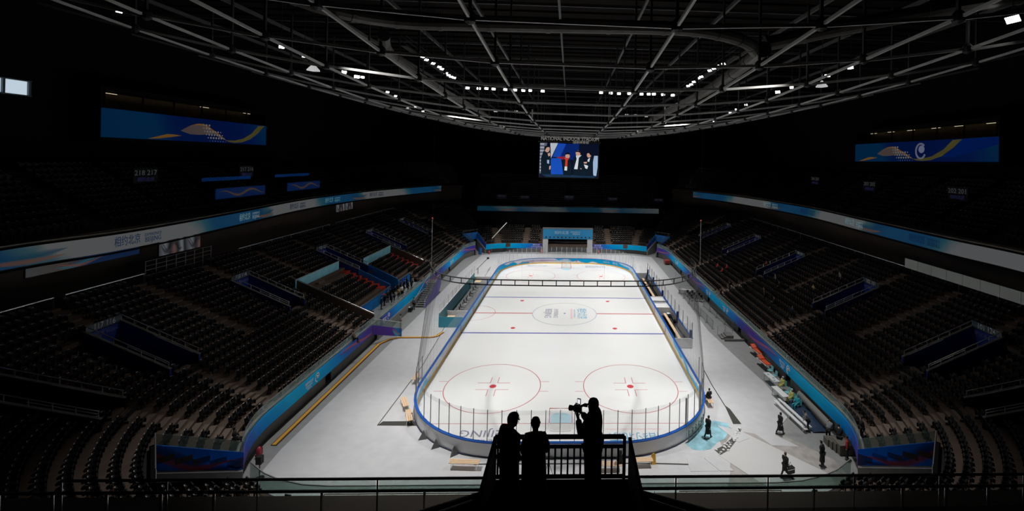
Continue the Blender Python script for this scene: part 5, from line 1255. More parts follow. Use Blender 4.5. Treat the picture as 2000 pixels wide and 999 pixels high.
def wheelchair(lab, x, y, rz):
    t = thing('wheelchair', lab, 'wheelchair', (x, y, 0), rz, 'wheelchairs by the right wall')
    for sx in (-.27, .27):
        P = [(sx, .3*math.cos(a), .3+.3*math.sin(a)) for a in [PI*2*k/14 for k in range(15)]]; MB().tube(P, .022, 5).build('wheel', M_black, t)
        MB().tube([(sx, .42, .08), (sx, .47, .08)], .08, 8).build('caster', M_black, t)
    MB().tube([(-.24, -.2, 1.0), (-.24, -.15, .5), (-.24, .3, .5), (-.24, .45, .12)], .016, 5).tube([(.24, -.2, 1.0), (.24, -.15, .5), (.24, .3, .5), (.24, .45, .12)], .016, 5).tube([(-.24, -.2, .7), (-.24, .2, .7)], .016, 5).tube([(.24, -.2, .7), (.24, .2, .7)], .016, 5).build('frame', M_steel, t)
    MB().box(-.22, .22, -.15, .28, .48, .51).build('seat', M_black, t); MB().box(-.22, .22, -.2, -.17, .52, .95).build('backrest', M_black, t)
k = 0
for i in range(3):
    for j in range(3):
        wheelchair('black wheelchair at the right wall, %s row from far, %s from the rink' % (ORD[i], ORD[j]), 19.9+.72*j, 8.6-1.15*i-.2*j, PI+.3); k += 1
for k, (x, y) in enumerate(((19.4, 9.3), (20.2, 8.95))): table('white table standing before the wheelchairs, %s from the rink' % ORD[k], x-.1, y+.6, PI/2-.2, 1.1, .5)
# team benches on the right
tb = thing('team_box', 'blue edged team box with black floor mats on the right of the rink', 'team box', (14, 4, 0), world=True)
MB().box(12.95, 14.95, -11.2, -.6, .02, .06).build('floor_mat', M_black, tb); MB().box(12.95, 14.95, 4.6, 18.6, .02, .06).build('floor_mat', M_black, tb)
for y, lab in ((-11.3, ''), (-.5, ''), (1.6, ''), (2.5, ''), (4.5, ''), (18.6, '')): MB().box(12.98, 14.95, y, y+.1, .05, 1.15).build('partition', M_boardo, tb)
MB().box(12.98, 14.95, .0-.4, 1.6, .95, 1.05).build('counter', M_boardo, tb); MB().box(12.98, 14.95, 2.6, 4.5, .95, 1.05).build('counter', M_boardo, tb)
MB().box(14.95, 15.05, -11.3, 18.7, .05, 1.1).build('rear_board', M_boardo, tb); MB().box(14.9, 15.1, -11.3, 18.7, 1.1, 1.16).build('rear_cap', M_capblue, tb)
for k in range(14):
    a = -11.2+k*2.13; MB().box(15.0, 15.015, a, a+2.05, 1.16, 2.9).build('glass_panel', M_glass, tb)
for k in range(15):
    a = -11.25+k*2.13; MB().box(14.97, 15.03, a-.03, a+.03, 1.1, 3.0).build('glass_post', M_postd, tb)
MB().box(12.98, 15.0, -11.32, -11.28, 1.16, 2.9).build('glass_panel', M_glass, tb)
for a in (-10.9, -4.5, 5.0, 12.5, 17.9): MB().box(14.85, 15.1, a, a+.35, .05, 1.9).build('door', mat('door_blue', (.01, .035, .16), .5), tb)
for k, (a, b, lab) in enumerate(((-10.8, -.9, 'long pine team bench in the near right box'), (5.2, 13.2, 'long pine team bench in the far right box'), (13.8, 17.4, 'short pine team bench at the far end of the right boxes'))):
    t = thing('team_bench', lab, 'bench', (13.95, a, .06), world=True); MB().box(13.78, 14.14, a, b, .46, .5).build('seat_board', M_wood, t)
    for y in np.linspace(a+.3, b-.3, 4): MB().box(13.85, 14.07, y-.03, y+.03, .06, .46).build('leg', M_steeld, t)
rnd = random.Random(11)
for k, (x, y) in enumerate(((14.75, -9.6), (14.7, -8.7), (14.8, -3.5), (14.6, -1.4), (14.6, 5.6), (14.7, 16.5))):
    one('kit_bag', 'dark kit bag left in the right team box, %s from the near end' % ORD[k], 'bag', MB().lathe([(.16, 0), (.2, .1), (.19, .35), (.1, .5), (.04, .55)], (x, y, .06), 9), M_cloth['navy'] if k % 2 else M_black, 'bags in the team box', smooth=True)
one('white_tub', 'white tub standing at the middle of the right team box', 'tub', MB().lathe([(.2, 0), (.26, .4), (.28, .42)], (14.55, -.9, .06), 12), M_white)
one('white_tub', 'white tub standing at the near end of the far team box', 'tub', MB().lathe([(.2, 0), (.26, .4), (.28, .42)], (14.5, 5.2, .06), 12), M_white)
# penalty boxes on the left
pb = thing('penalty_box', 'teal panelled penalty box with glass on the left of the rink', 'penalty box', (-14.5, 5, 0), world=True)
MB().box(-16.0, -15.9, -5.3, 15.4, 0, 1.75).build('teal_wall', M_teal, pb); MB().box(-16.02, -15.88, -5.3, 15.4, 1.75, 1.8).build('cap', M_boardo, pb)
MB().box(-16.0, -12.98, -5.35, -5.25, 0, 1.3).build('end_panel', M_teal, pb)
for y in (-5.3, -2.0, 11.8, 15.4): MB().box(-15.9, -12.98, y-.04, y+.04, 0, 1.0).build('partition', M_boardo, pb)
for k in range(11):
    a = -5.3+k*2.07; MB().box(-15.97, -15.93, a-.02, a+.02, 1.75, 2.9).build('glass_post', M_steel, pb)
    if k < 10: MB().box(-15.96, -15.95, a+.03, a+2.03, 1.8, 2.85).build('glass_panel', M_glass, pb)
MB().box(-15.7, -13.1, -1.9, 11.7, .0, .05).build('floor_mat', M_steeld, pb)
for k, (a, b, lab) in enumerate(((-5.0, -2.4, 'pine bench in the near penalty box on the left'), (12.2, 15.0, 'pine bench in the far penalty box on the left'))):
    t = thing('team_bench', lab, 'bench', (-15.3, a, .0), world=True); MB().box(-15.6, -14.6, a, b, .45, .49).build('seat_board', M_wood, t)
    for y in (a+.2, b-.2): MB().box(-15.4, -15.0, y-.03, y+.03, 0, .45).build('leg', M_steeld, t)
for k in range(12):
    y = -1.0+k*1.05; chair('black chair in the timekeepers row left of the rink, %s from the near end' % ORD[k], -14.6+.1*(k % 2), y, PI/2*(-1), M_black if k % 3 else mat('chair_grey', (.3, .3, .32), .5), 'chairs of the timekeepers row')
# odds and ends
def extinguisher(lab, x, y):
    t = thing('fire_extinguisher', lab, 'fire extinguisher', (x, y, 0)); MB().lathe([(.17, 0), (.19, .05), (.19, .62), (.10, .75), (.05, .78)], n=14).build('tank', M_red, t, True); MB().tube([(0, 0, .78), (0, 0, .9), (.14, 0, .92)], .02, 6).build('valve', M_black, t)
    MB().tube([(.05, 0, .85), (.22, 0, .7), (.23, 0, .3)], .018, 6).build('hose', M_black, t); MB().tube([(-.2, -.02, .1), (-.2, .02, .1)], .1, 10).build('wheel', M_black, t)
extinguisher('red fire extinguisher in the corner under the left banner', -21.35, -29.9)
extinguisher('red fire extinguisher at the far left corner tunnel', -17.6, 38.6); extinguisher('red fire extinguisher before the right pillar of the far portal', 7.4, 40.5); extinguisher('red fire extinguisher left of the far portal', -5.9, 40.4)
t = thing('loudspeaker', 'black loudspeaker on a pole at the near left floor corner', 'loudspeaker', (-19.9, -32.0, 0)); MB().tube([(0, 0, 0), (0, 0, 1.0)], .035, 6).build('pole', M_black, t); MB().lathe([(.28, 0), (.28, .03), (.05, .05)], n=12).build('base_plate', M_black, t)
MB().box(-.17, .17, -.15, .15, 1.0, 1.5).build('cabinet', M_black, t); MB().box(-.14, .14, -.165, -.15, 1.04, 1.46).build('grille', M_beamd, t)
for k, (x, y, lab) in enumerate(((21.3, 30.6, 'dark red equipment cart under the far end of the right banner'),)):
    t = thing('equipment_cart', lab, 'cart', (x, y, 0)); MB().box(-.5, .5, -.7, .7, .25, .9).build('body', mat('cart_red', (.40, .05, .03), .6), t)
    for sx in (-.4, .4):
        for sy in (-.5, .5): MB().tube([(sx-.03, sy, .12), (sx+.03, sy, .12)], .12, 10).build('wheel', M_black, t)
t = thing('blue_bin', 'blue wheeled bin at the far left tunnel', 'bin', (-19.6, 38.2, 0)); MB().lathe([(.32, 0), (.42, 1.3), (.42, 1.35)], n=14).build('body', M_standblue, t, True); MB().lathe([(.44, 1.35), (.44, 1.42), (.2, 1.5)], n=14).build('lid', M_vomblue, t)
t = thing('camera_boom', 'slim dark camera boom leaning over the floor left of the far rink corner', 'camera boom', (-16.6, 21.0, 0), world=True)
a, b = Vector((-16.7, 20.5, .9)), Vector((-15.3, 24.5, 2.2)); MB().tube([a, b], .05, 6).build('arm', M_black, t); MB().tube([(-16.5, 21.1, 0), (-16.5, 21.1, 1.1)], .05, 6).build('column', M_black, t); MB().box(b.x-.2, b.x+.2, b.y-.2, b.y+.2, b.z-.15, b.z+.15).build('camera_head', M_black, t)
t = thing('camera_tripod', 'thin black camera tripod behind the platform railing before the near boards', 'tripod', (-.7, -32.4, 0))
for k in range(3): a = k*2.1+.5; MB().tube([(0, 0, 1.25), (.45*math.cos(a), .45*math.sin(a), 0)], .018, 5).build('leg', M_black, t)
MB().tube([(0, 0, 1.1), (0, 0, 1.5)], .02, 6).build('column', M_black, t); MB().box(-.25, .25, -.07, .07, 1.5, 1.62).build('camera_bar', M_black, t); MB().tube([(.1, 0, 1.62), (.1, 0, 1.9)], .01, 4).build('antenna', M_black, t)
for k in range(6):
    x = [-14.8, 14.3, 14.6, 14.9, 15.2, 15.5][k]
for k in range(5):
    one('standing_glass', 'spare glass sheet standing on the floor beyond the right boards, %s from the rink' % ORD[k], 'glass sheet', MB().box(14.0+.35*k, 14.02+.35*k, 19.4, 21.6, 0, 1.9), M_glass, 'spare glass sheets')
t = thing('white_boom', 'white diagonal boom pole before the far left end seats', 'boom pole', (-18.2, 40.2, 0), world=True)
a, b = aty(961, 466, 38.8), aty(990, 435, 40.0); MB().tube([a, b], .085, 8).build('tube', mat('boom_white', (.8, .8, .76), .4), t); c = aty(960, 480, 38.6); MB().tube([(c.x, c.y, 0), c, a], .03, 5).build('stand', M_steeld, t)

# ================================================================== people
def skinned(name, verts, edges, radii, m, parent, lv=1, root=0):
    me = bpy.data.meshes.new(name); me.from_pydata([tuple(v) for v in verts], edges, []); o = bpy.data.objects.new(name, me); COL.objects.link(o)
    md = o.modifiers.new('skin', 'SKIN'); md.use_smooth_shade = True
    L = me.skin_vertices[0].data
    for i, r in enumerate(radii): L[i].radius = (r, r) if not isinstance(r, tuple) else r; L[i].use_root = (i == root)
    sb = o.modifiers.new('subsurf', 'SUBSURF'); sb.levels = sb.render_levels = lv
    me.materials.append(m); o.parent = parent; return o
def person(lab, loc, rz, h=1.72, pose='stand', top='black', legs='black', hair='black', coat=None, lv=1, J=None, lean=0, fat=1.0, hood=False, face=False, hands=False, group=None, gaze=0, shoes='black', hs=1.0, flare=.03):
    """faces +Y; coat = hem height as a share of the body height"""
    r = thing('person', lab, 'person', loc, rz, group); k = h/1.75
    B = dict(pel=(0, 0, .95), wst=(0, 0, 1.08), chs=(0, .01, 1.30), nck=(0, 0, 1.49), hd0=(0, .02, 1.57), hd1=(0, .02, 1.66), hd2=(0, .01, 1.70))
    for s, n in ((-1, 'l'), (1, 'r')):
        B.update({'sh'+n: (s*.185, 0, 1.42), 'el'+n: (s*.25, -.03, 1.14), 'wr'+n: (s*.25, .06, .90), 'ha'+n: (s*.25, .09, .80),
                  'hp'+n: (s*.095, 0, .90), 'kn'+n: (s*.11, .02, .50), 'an'+n: (s*.12, -.02, .09), 'to'+n: (s*.14, .14, .04)})
    if pose == 'walk':
        B.update(knr=(.10, .20, .52), anr=(.10, .26, .10), tor=(.11, .42, .06), knl=(-.10, -.06, .50), anl=(-.10, -.30, .14), tol=(-.11, -.16, .05), ell=(-.25, .08, 1.15), wrl=(-.23, .26, .98), hal=(-.22, .32, .90), elr=(.25, -.10, 1.14), wrr=(.25, -.10, .90), har=(.25, -.09, .81))
    if pose == 'sit':
        d = -.48
        for q in ('pel', 'wst', 'chs', 'nck', 'hd0', 'hd1', 'hd2', 'shl', 'shr', 'ell', 'elr', 'wrl', 'wrr', 'hal', 'har', 'hpl', 'hpr'): x, y, z = B[q]; B[q] = (x, y, z+d+.06)
        B.update(knl=(-.12, .44, .50), knr=(.12, .44, .50), anl=(-.13, .42, .09), anr=(.13, .42, .09), tol=(-.14, .58, .04), tor=(.14, .58, .04), wrl=(-.16, .26, .66), hal=(-.12, .33, .64), wrr=(.16, .26, .66), har=(.12, .33, .64), ell=(-.25, .02, .76), elr=(.25, .02, .76))
    if pose == 'bend' or lean:
        a = lean or .9
        c, s_ = math.cos(a), math.sin(a); pz = .95
        for q in ('wst', 'chs', 'nck', 'hd0', 'hd1', 'hd2', 'shl', 'shr', 'ell', 'elr', 'wrl', 'wrr', 'hal', 'har'):
            x, y, z = B[q]; z -= pz; B[q] = (x, y*c+z*s_, z*c-y*s_+pz)
        if pose == 'bend':
            for n, s in (('l', -1), ('r', 1)): x, y, z = B['sh'+n]; B['el'+n] = (s*.22, y+.05, z-.27); B['wr'+n] = (s*.14, y+.16, z-.46); B['ha'+n] = (s*.12, y+.2, z-.54)
    if J: B.update(J)
    P = {q: Vector(v)*k for q, v in B.items()}
    def build(nm, chain, rad, m, lv_=lv):
        ids = []; E = []
        for c in chain:
            for q in c:
                if q not in ids: ids.append(q)
            E += [(ids.index(a), ids.index(b)) for a, b in zip(c, c[1:])]
        return skinned(nm, [P[q] for q in ids], E, [tuple(v*k for v in rad[q]) if isinstance(rad[q], tuple) else rad[q]*k for q in ids], m, r, lv_)
    R = dict(pel=(.14, .11), wst=(.125, .10), chs=(.15, .115), nck=.055, hd0=(.062, .075), hd1=(.075, .09), hd2=(.06, .07), shl=.06, shr=.06, ell=.043, elr=.043, wrl=.028, wrr=.028, hal=(.038, .02), har=(.038, .02),
             hpl=.085, hpr=.085, knl=.058, knr=.058, anl=.042, anr=.042, tol=.035, tor=.035)
    for q in ('hd0', 'hd1', 'hd2'): R[q] = tuple(v*hs for v in R[q])
    body = build('body', [('pel', 'wst', 'chs', 'nck', 'hd0', 'hd1', 'hd2'), ('chs', 'shl', 'ell', 'wrl', 'hal'), ('chs', 'shr', 'elr', 'wrr', 'har'), ('pel', 'hpl', 'knl', 'anl', 'tol'), ('pel', 'hpr', 'knr', 'anr', 'tor')], R, M_skin, max(lv, 1))
    T = {q: (tuple(a*1.16*fat+.012 for a in v) if isinstance(v, tuple) else v*1.22*fat+.012) for q, v in R.items()}
    P['nk2'] = P['chs'].lerp(P['nck'], .75); T['nk2'] = .075 if not hood else .10
    jk = build('jacket', [('pel', 'wst', 'chs', 'nk2'), ('chs', 'shl', 'ell', 'wrl'), ('chs', 'shr', 'elr', 'wrr')], T, M_cloth[top])
    TR = {q: (tuple(a*1.1+.008 for a in v) if isinstance(v, tuple) else v*1.12+.008) for q, v in R.items()}
    build('trousers', [('pel', 'hpl', 'knl', 'anl'), ('pel', 'hpr', 'knr', 'anr')], TR, M_cloth[legs])
    for n in ('l', 'r'):
        a, b = P['an'+n], P['to'+n]; d = (b-a); d.z = 0; d.normalize(); hl = a-d*.07*k; hl.z = a.z-.045*k
        skinned('shoe', [hl, a.lerp(b, .45)-Vector((0, 0, .0)), b+d*.03], [(0, 1), (1, 2)], [.048*k, .052*k, .04*k], M_cloth[shoes], r, lv)
    if coat:
        zt = P['wst'].z; zb = coat*h; mb = MB(); n = 16; rings = []
        cx = P['pel']; hemc = Vector(((P['knl'].x+P['knr'].x)/2, (P['knl'].y+P['knr'].y)/2, zb)); spread = abs(P['knl'].y-P['knr'].y)/2
        for j in range(6):
            f = j/5; z = zt+(zb-zt)*f;  c = Vector((cx.x, cx.y, z)).lerp(Vector((hemc.x, hemc.y, z)), f); rx = (.17+flare*f)*k*fat; ry = (.135+min(.035, flare+.005)*f)*k*fat+spread*f*.9
            rings.append([(c.x+rx*math.cos(2*PI*i/n)*(1+.03*math.sin(5*i)), c.y+ry*math.sin(2*PI*i/n), z) for i in range(n)])
        V = [v for q in rings for v in q]; mb.add(V, [(j*n+i, j*n+(i+1) % n, (j+1)*n+(i+1) % n, (j+1)*n+i) for j in range(5) for i in range(n)]+[tuple(5*n+i for i in range(n))]); mb.build('coat_skirt', M_cloth[top], r, True)
    if hood:
        c = P['hd1']+Vector((0, -.015, .0))*k; mb = MB(); mb.lathe([(r_*k*hs, z_*k*hs) for r_, z_ in ((.095, -.19), (.108, -.10), (.118, 0), (.112, .06), (.085, .105), (.03, .13))], tuple(c), 16); mb.build('hood', M_cloth[top], r, True)
    elif hair != 'none':
        hm = M_hair if hair == 'black' else M_cloth[hair]; c = P['hd1']+Vector((0, -.018, .012))*k; mb = MB(); n = 14
        prof = [(r_*hs, z_*hs) for r_, z_ in ((.070, -.085), (.088, -.05), (.092, 0), (.088, .04), (.068, .075), (.03, .092))]
        V = [];
        for rr, z in prof:
            for i in range(n):
                a = 2*PI*i/n; yy = math.sin(a); cut = .62 if (yy > .35 and z < .03) else 1; V.append((c.x+rr*k*math.cos(a)*.93, c.y+rr*k*1.08*yy*cut, c.z+z*k))
        mb.add(V, [(j*n+i, j*n+(i+1) % n, (j+1)*n+(i+1) % n, (j+1)*n+i) for j in range(5) for i in range(n)]+[tuple(5*n+i for i in range(n))]); mb.build('hair', hm, r, True)
    if face:
        g = gaze; f = Vector((-math.sin(g), math.cos(g), 0)); sd = Vector((math.cos(g), math.sin(g), 0)); c = P['hd1']
        skinned('nose', [c+f*.085*k+Vector((0, 0, -.01)), c+f*.108*k+Vector((0, 0, -.035)), c+f*.09*k+Vector((0, 0, -.045))], [(0, 1), (1, 2)], [.010, .014, .012], M_skin, r, 1)
        skinned('mouth', [c+f*.086*k+sd*-.025+Vector((0, 0, -.075)), c+f*.094*k+Vector((0, 0, -.076)), c+f*.086*k+sd*.025+Vector((0, 0, -.075))], [(0, 1), (1, 2)], [.006, .008, .006], mat('lips', (.4, .15, .13), .5), r, 1)
        for s in (-1, 1):
            MB().lathe([(.004, -.012), (.012, -.006), (.013, .004), (.004, .012)], tuple(c+f*.080*k+sd*s*.032*k+Vector((0, 0, .005))), 8).build('eye', M_white, r)
            skinned('ear', [c+sd*s*.082*k+Vector((0, 0, .02)), c+sd*s*.094*k+Vector((0, 0, .0)), c+sd*s*.082*k+Vector((0, 0, -.035))], [(0, 1), (1, 2)], [.012, .014, .010], M_skin, r, 1)
    if hands:
        for n, s in (('l', -1), ('r', 1)):
            w_, h_ = P['wr'+n], P['ha'+n]; d = (h_-w_).normalized(); x = d.cross(Vector((0, 0, 1)) if abs(d.z) < .9 else Vector((0, 1, 0))).normalized(); y = d.cross(x)
            for i in range(4):
                o_ = h_+x*(.026-.0175*i)*k; L = (.078, .088, .082, .062)[i]*k; b1 = o_+d*L*.5+y*.004; b2 = b1+(d*.55+y*.55)*L*.55; skinned('finger', [o_-d*.02, b1, b2], [(0, 1), (1, 2)], [.0095*k, .009*k, .0075*k], M_skin, r, 1)
            t0 = w_.lerp(h_, .55)+x*.03*k; skinned('thumb', [t0, t0+(x*.7+d*.7)*.035*k, t0+(x*.5+d*1.3)*.06*k], [(0, 1), (1, 2)], [.012*k, .011*k, .009*k], M_skin, r, 1)
    return r

# ------------------------------------------------------------------ camera platform, people seen in silhouette
PYR = -53.15; PZ = 15.06
deck = thing('viewing_platform', 'black raised viewing platform in the middle of the near upper deck', 'platform', (0, -55, 12), world=True)
XL, XR = aty(957, 900, PYR).x, aty(1242, 900, PYR).x
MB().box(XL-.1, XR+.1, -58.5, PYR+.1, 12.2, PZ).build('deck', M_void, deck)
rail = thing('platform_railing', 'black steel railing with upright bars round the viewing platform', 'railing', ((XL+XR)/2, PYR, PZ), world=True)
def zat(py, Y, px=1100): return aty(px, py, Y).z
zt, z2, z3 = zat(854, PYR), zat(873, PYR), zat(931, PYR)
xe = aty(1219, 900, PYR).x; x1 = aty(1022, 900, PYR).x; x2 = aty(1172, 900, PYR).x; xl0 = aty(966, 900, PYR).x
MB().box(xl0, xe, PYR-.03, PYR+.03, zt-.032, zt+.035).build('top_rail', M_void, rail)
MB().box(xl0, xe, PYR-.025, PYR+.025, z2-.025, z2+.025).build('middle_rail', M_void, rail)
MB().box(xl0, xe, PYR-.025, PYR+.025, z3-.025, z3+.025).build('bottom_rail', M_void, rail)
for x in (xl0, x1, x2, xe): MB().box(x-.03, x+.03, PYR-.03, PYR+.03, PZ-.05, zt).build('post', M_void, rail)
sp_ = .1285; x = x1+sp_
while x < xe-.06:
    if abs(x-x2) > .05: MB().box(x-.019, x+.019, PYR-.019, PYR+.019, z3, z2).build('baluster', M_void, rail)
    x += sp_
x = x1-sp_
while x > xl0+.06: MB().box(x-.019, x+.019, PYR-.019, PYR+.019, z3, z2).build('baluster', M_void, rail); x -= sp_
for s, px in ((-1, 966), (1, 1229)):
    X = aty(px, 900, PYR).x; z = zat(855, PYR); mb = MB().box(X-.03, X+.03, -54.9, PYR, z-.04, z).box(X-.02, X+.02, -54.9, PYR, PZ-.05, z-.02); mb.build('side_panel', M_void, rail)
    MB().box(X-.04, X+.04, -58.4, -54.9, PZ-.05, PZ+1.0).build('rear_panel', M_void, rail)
def px_at(px, Y, z): # x coordinate seen at column px for a point at depth Y, height z
    lo, hi = -6, 6
    for _ in range(40):
        m = (lo+hi)/2; q = seen((m, Y, z))
        if q[0] < px: lo = m
        else: hi = m
    return lo
# person filming
Y = -53.45; X = px_at(1158, Y, 16)
J = dict(ell=(-.22, .15, 1.16), wrl=(-.09, .27, 1.38), hal=(-.05, .31, 1.44), elr=(.22, .15, 1.16), wrr=(.10, .27, 1.38), har=(.05, .31, 1.44), shl=(-.19, .02, 1.43), shr=(.19, .02, 1.43), hpl=(-.10, 0, .9), knl=(-.11, .02, .48), knr=(.11, -.03, .48), anl=(-.11, .0, .09), anr=(.12, -.06, .09))
p = person('person in black hooded jacket filming over the platform railing with a video camera', (X, Y, PZ), 1.15, 1.86, 'stand', 'black', 'black', coat=.06, lv=2, J=J, hood=True, hands=True, face=True, fat=1.30, hs=.86, flare=-.05)
vc = thing('video_camera', 'black handheld video camera with raised screen held up before a face', 'video camera', (X, Y, PZ), 1.15)
k = 1.86/1.75
def cv(x, y, z): return (x*k, y*k, z*k)
MB().box(-.045*k, .045*k, .25*k, .39*k, 1.46*k, 1.56*k).build('body', M_black, vc)
MB().tube([cv(0, .39, 1.50), cv(0, .42, 1.495), cv(0, .425, 1.495), cv(0, .46, 1.49)], .042*k, 12).tube([cv(0, .445, 1.49), cv(0, .49, 1.485)], .05*k, 12).build('lens', M_black, vc)
MB().tube([cv(0, .26, 1.55), cv(0, .29, 1.60), cv(0, .36, 1.60), cv(0, .39, 1.55)], .012*k, 6).build('top_handle', M_black, vc)
MB().tube([cv(0, .28, 1.55), cv(0, .20, 1.60), cv(0, .15, 1.61)], .022*k, 8).tube([cv(0, .19, 1.605), cv(0, .13, 1.61)], .032*k, 10).build('viewfinder', M_black, vc)
MB().box(-.01*k, .01*k, .26*k, .33*k, 1.60*k, 1.70*k, M=None).build('flip_screen', M_black, vc); MB().box(-.012*k, -.0105*k, .27*k, .32*k, 1.61*k, 1.69*k).build('screen_glow', mat('lcd_glow', (.9, .95, 1), .3, emis=.9), vc)
# person with glasses
Y = -53.8; X = px_at(994, Y, 15.9)
J = dict(ell=(-.22, -.05, 1.14), wrl=(-.17, .10, .95), hal=(-.14, .15, .90), elr=(.22, -.03, 1.14), wrr=(.17, .11, .95), har=(.13, .16, .90), hd0=(.02, .05, 1.57), hd1=(.035, .07, 1.655), hd2=(.03, .06, 1.69))
p = person('person with glasses in a long dark coat looking right over the platform railing', (X, Y, PZ), -.75, 1.76, 'stand', 'black', 'black', coat=.16, lv=2, J=J, face=True, hands=True, fat=1.22, gaze=-.4, hs=1.22, flare=-.0)
gl = Vector((.035, .07, 1.655))*(1.76/1.75); f = Vector((-math.sin(-.4), math.cos(-.4), 0)); sdv = Vector((math.cos(-.4), math.sin(-.4), 0)); mb = MB()
for s in (-1, 1):
    c = gl+f*.098+sdv*s*.034; P_ = [c+sdv*.026*math.cos(a)+Vector((0, 0, .02*math.sin(a)+.005)) for a in [PI*2*i/12 for i in range(13)]]; mb.tube(P_, .0035, 5); mb.tube([gl+f*.098+sdv*s*.06+Vector((0, 0, .008)), gl+sdv*s*.092+Vector((0, 0, .012))], .003, 4)
mb.tube([gl+f*.1-sdv*.008, gl+f*.1+sdv*.008], .003, 4); mb.build('glasses', M_black, p)
# person looking down
Y = -53.75; X = px_at(1044.5, Y, 15.8)
J = dict(shl=(-.165, 0, 1.39), shr=(.165, 0, 1.39), ell=(-.25, .0, 1.10), wrl=(-.13, .20, 1.02), hal=(-.09, .25, 1.03), elr=(.25, .0, 1.10), wrr=(.13, .20, 1.02), har=(.09, .25, 1.03), hd0=(0, .03, 1.56), hd1=(0, .045, 1.645), hd2=(0, .05, 1.69))
p = person('person in a wide dark coat between two others at the platform railing', (X, Y, PZ), .12, 1.66, 'stand', 'black', 'black', coat=.18, lv=2, J=J, face=True, hands=True, fat=1.22, hs=1.08, flare=.04)
# phone in hand
t = thing('mobile_phone', 'dark mobile phone held by the person in the wide dark coat', 'phone', (X, Y, PZ), .12); MB().box(-.04, .04, .27, .28, .94, 1.08).build('body', M_black, t)

# ------------------------------------------------------------------ rails of the near upper deck
Yr = -46.8; M_railb = mat('rail_black', (.012, .012, .012), .35)
r = thing('balcony_rail', 'long black handrail with posts and glass along the near upper deck front', 'balcony rail', (0, Yr, 9.7), world=True)
xa = aty(120, 932, Yr).x; xb = aty(2090, 936, Yr).x; xc = aty(-90, 955, Yr).x
def zz(py, px): return aty(px, py, Yr).z
z1 = (zz(933, 400)+zz(934, 1700))/2; zl = (zz(957, 400)+zz(955, 1700))/2
MB().tube([(xa, Yr, z1), (xb, Yr, z1)], .045, 8).build('top_rail', M_railb, r)
MB().tube([(xc, Yr-.02, zl), (xb, Yr-.02, zl)], .05, 8).build('lower_rail', M_railb, r)
for k, px in enumerate((120, 326, 503, 737, 1320, 1500, 1668, 1835, 1999)):
    x = aty(px, 950, Yr).x; MB().tube([(x, Yr, 9.3), (x, Yr, z1)], .028, 6).build('tall_post', M_steel if px in (120, 326, 1668, 1835, 1999, 503) else M_railb, r)
for px in (1, 106, 211, 317, 420, 630, 830, 1588, 1760, 1845, 1927):
    x = aty(px, 965, Yr).x; MB().tube([(x, Yr-.05, 9.3), (x, Yr-.05, zl)], .045, 6).build('short_post', M_steel, r)
for a, b in ((503, 737), (737, 950), (1240, 1320), (1320, 1500), (1500, 1668)): MB().box(aty(a, 950, Yr).x+.05, aty(b, 950, Yr).x-.05, Yr-.006, Yr+.006, zl, z1-.06).build('glass_panel', M_glassb, r)
struct('trim_deck_front', MB().box(-25, 25, -46.9, -45.9, 8.4, 9.35), mat('deck_edge', (.09, .075, .06), .8, 0, .1, 1))
nseat = 0
for rng_ in ((330, 500), (1560, 1760)):
    for px in range(rng_[0], rng_[1], 34):
        x = aty(px, 968, -48.2).x; o = bpy.data.objects.new('stadium_seat', SEATN); COL.objects.link(o); o.location = (x, -48.35, 9.21); o.rotation_euler = (0, 0, 0)
        tag(o, 'dim seat of the upper deck front row, %s one on the %s' % (ORD[(px-rng_[0])//34], 'left side' if px < 900 else 'right side'), 'seat', 'dim seats of the near upper deck')
# stair walls with bright handrails beside the platform
for s, A, B, C, D, sn in ((-1, (822, 999), (941, 962), (864, 999), (922, 979), 'left'), (1, (1392, 999), (1256, 961), (1336, 999), (1269, 977), 'right')):
    Y0, Y1 = -52.0, -49.3
    a, b = aty(*A, -52.4), aty(*B, -51.4); c, d = aty(*C, -53.0), aty(*D, -52.5)
    t = thing('stair_wall', 'dark stair wall with two bright handrails at the foot of the platform, %s side' % sn, 'stair wall', (a.x, -52.4, a.z-2), world=True)
    a2 = a+(a-b)*.8; c2 = c+(c-d)*.8
    MB().tube([a2, b], .026, 8).build('upper_handrail', mat('rail_pale', (.85, .85, .85), .4), t); MB().tube([c2, d], .026, 8).build('lower_handrail', MATS['rail_pale'], t)
    w_ = MB(); V = []
    for q in (a2, b): V += [q+Vector((0, 0, -.06)), q+Vector((0, 0, -1.6))]
    w_.add(V+[v+Vector((0, .08, 0)) for v in V], [(0, 2, 3, 1), (4, 5, 7, 6), (0, 4, 6, 2)]); w_.build('wall_panel', M_void, t)

# ------------------------------------------------------------------ people on the floor and in the stands
def at(px, py, z=0): return tuple(atz(px, py, z))
person('person in a long black coat walking over the light blue pool', at(1382, 857), -.9, 1.76, 'walk', 'black', 'black', coat=.24, lean=.12, hands=False)
person('person in a long black coat walking on the light floor right of the rink gate', at(1523, 849), -1.2, 1.74, 'walk', 'black', 'black', coat=.22, lean=.08)
person('person with brown hair in a black coat behind the balcony glass, carrying a bag', at(1533, 934), -1.1, 1.76, 'walk', 'black', 'black', hair='brown', coat=.33)
t = thing('shoulder_bag', 'black bag with white stripe carried by the brown haired person', 'bag', at(1543, 934), .3); MB().box(-.28, .28, -.14, .14, .35, .75).build('body', M_black, t); MB().box(-.29, .29, -.15, .15, .62, .68).build('white_stripe', M_white, t); MB().tube([(-.2, 0, .75), (0, 0, 1.1), (.2, 0, .75)], .015, 5).build('strap', M_black, t)
person('person in a long black coat standing at the shade edge by the right corner', at(1606, 911), .6, 1.78, 'stand', 'black', 'black', coat=.18, lean=.15)
person('person in a grey jacket bending beside the white plank bench', at(1578, 843), 1.2, 1.72, 'bend', 'grey', 'black', lean=.45)
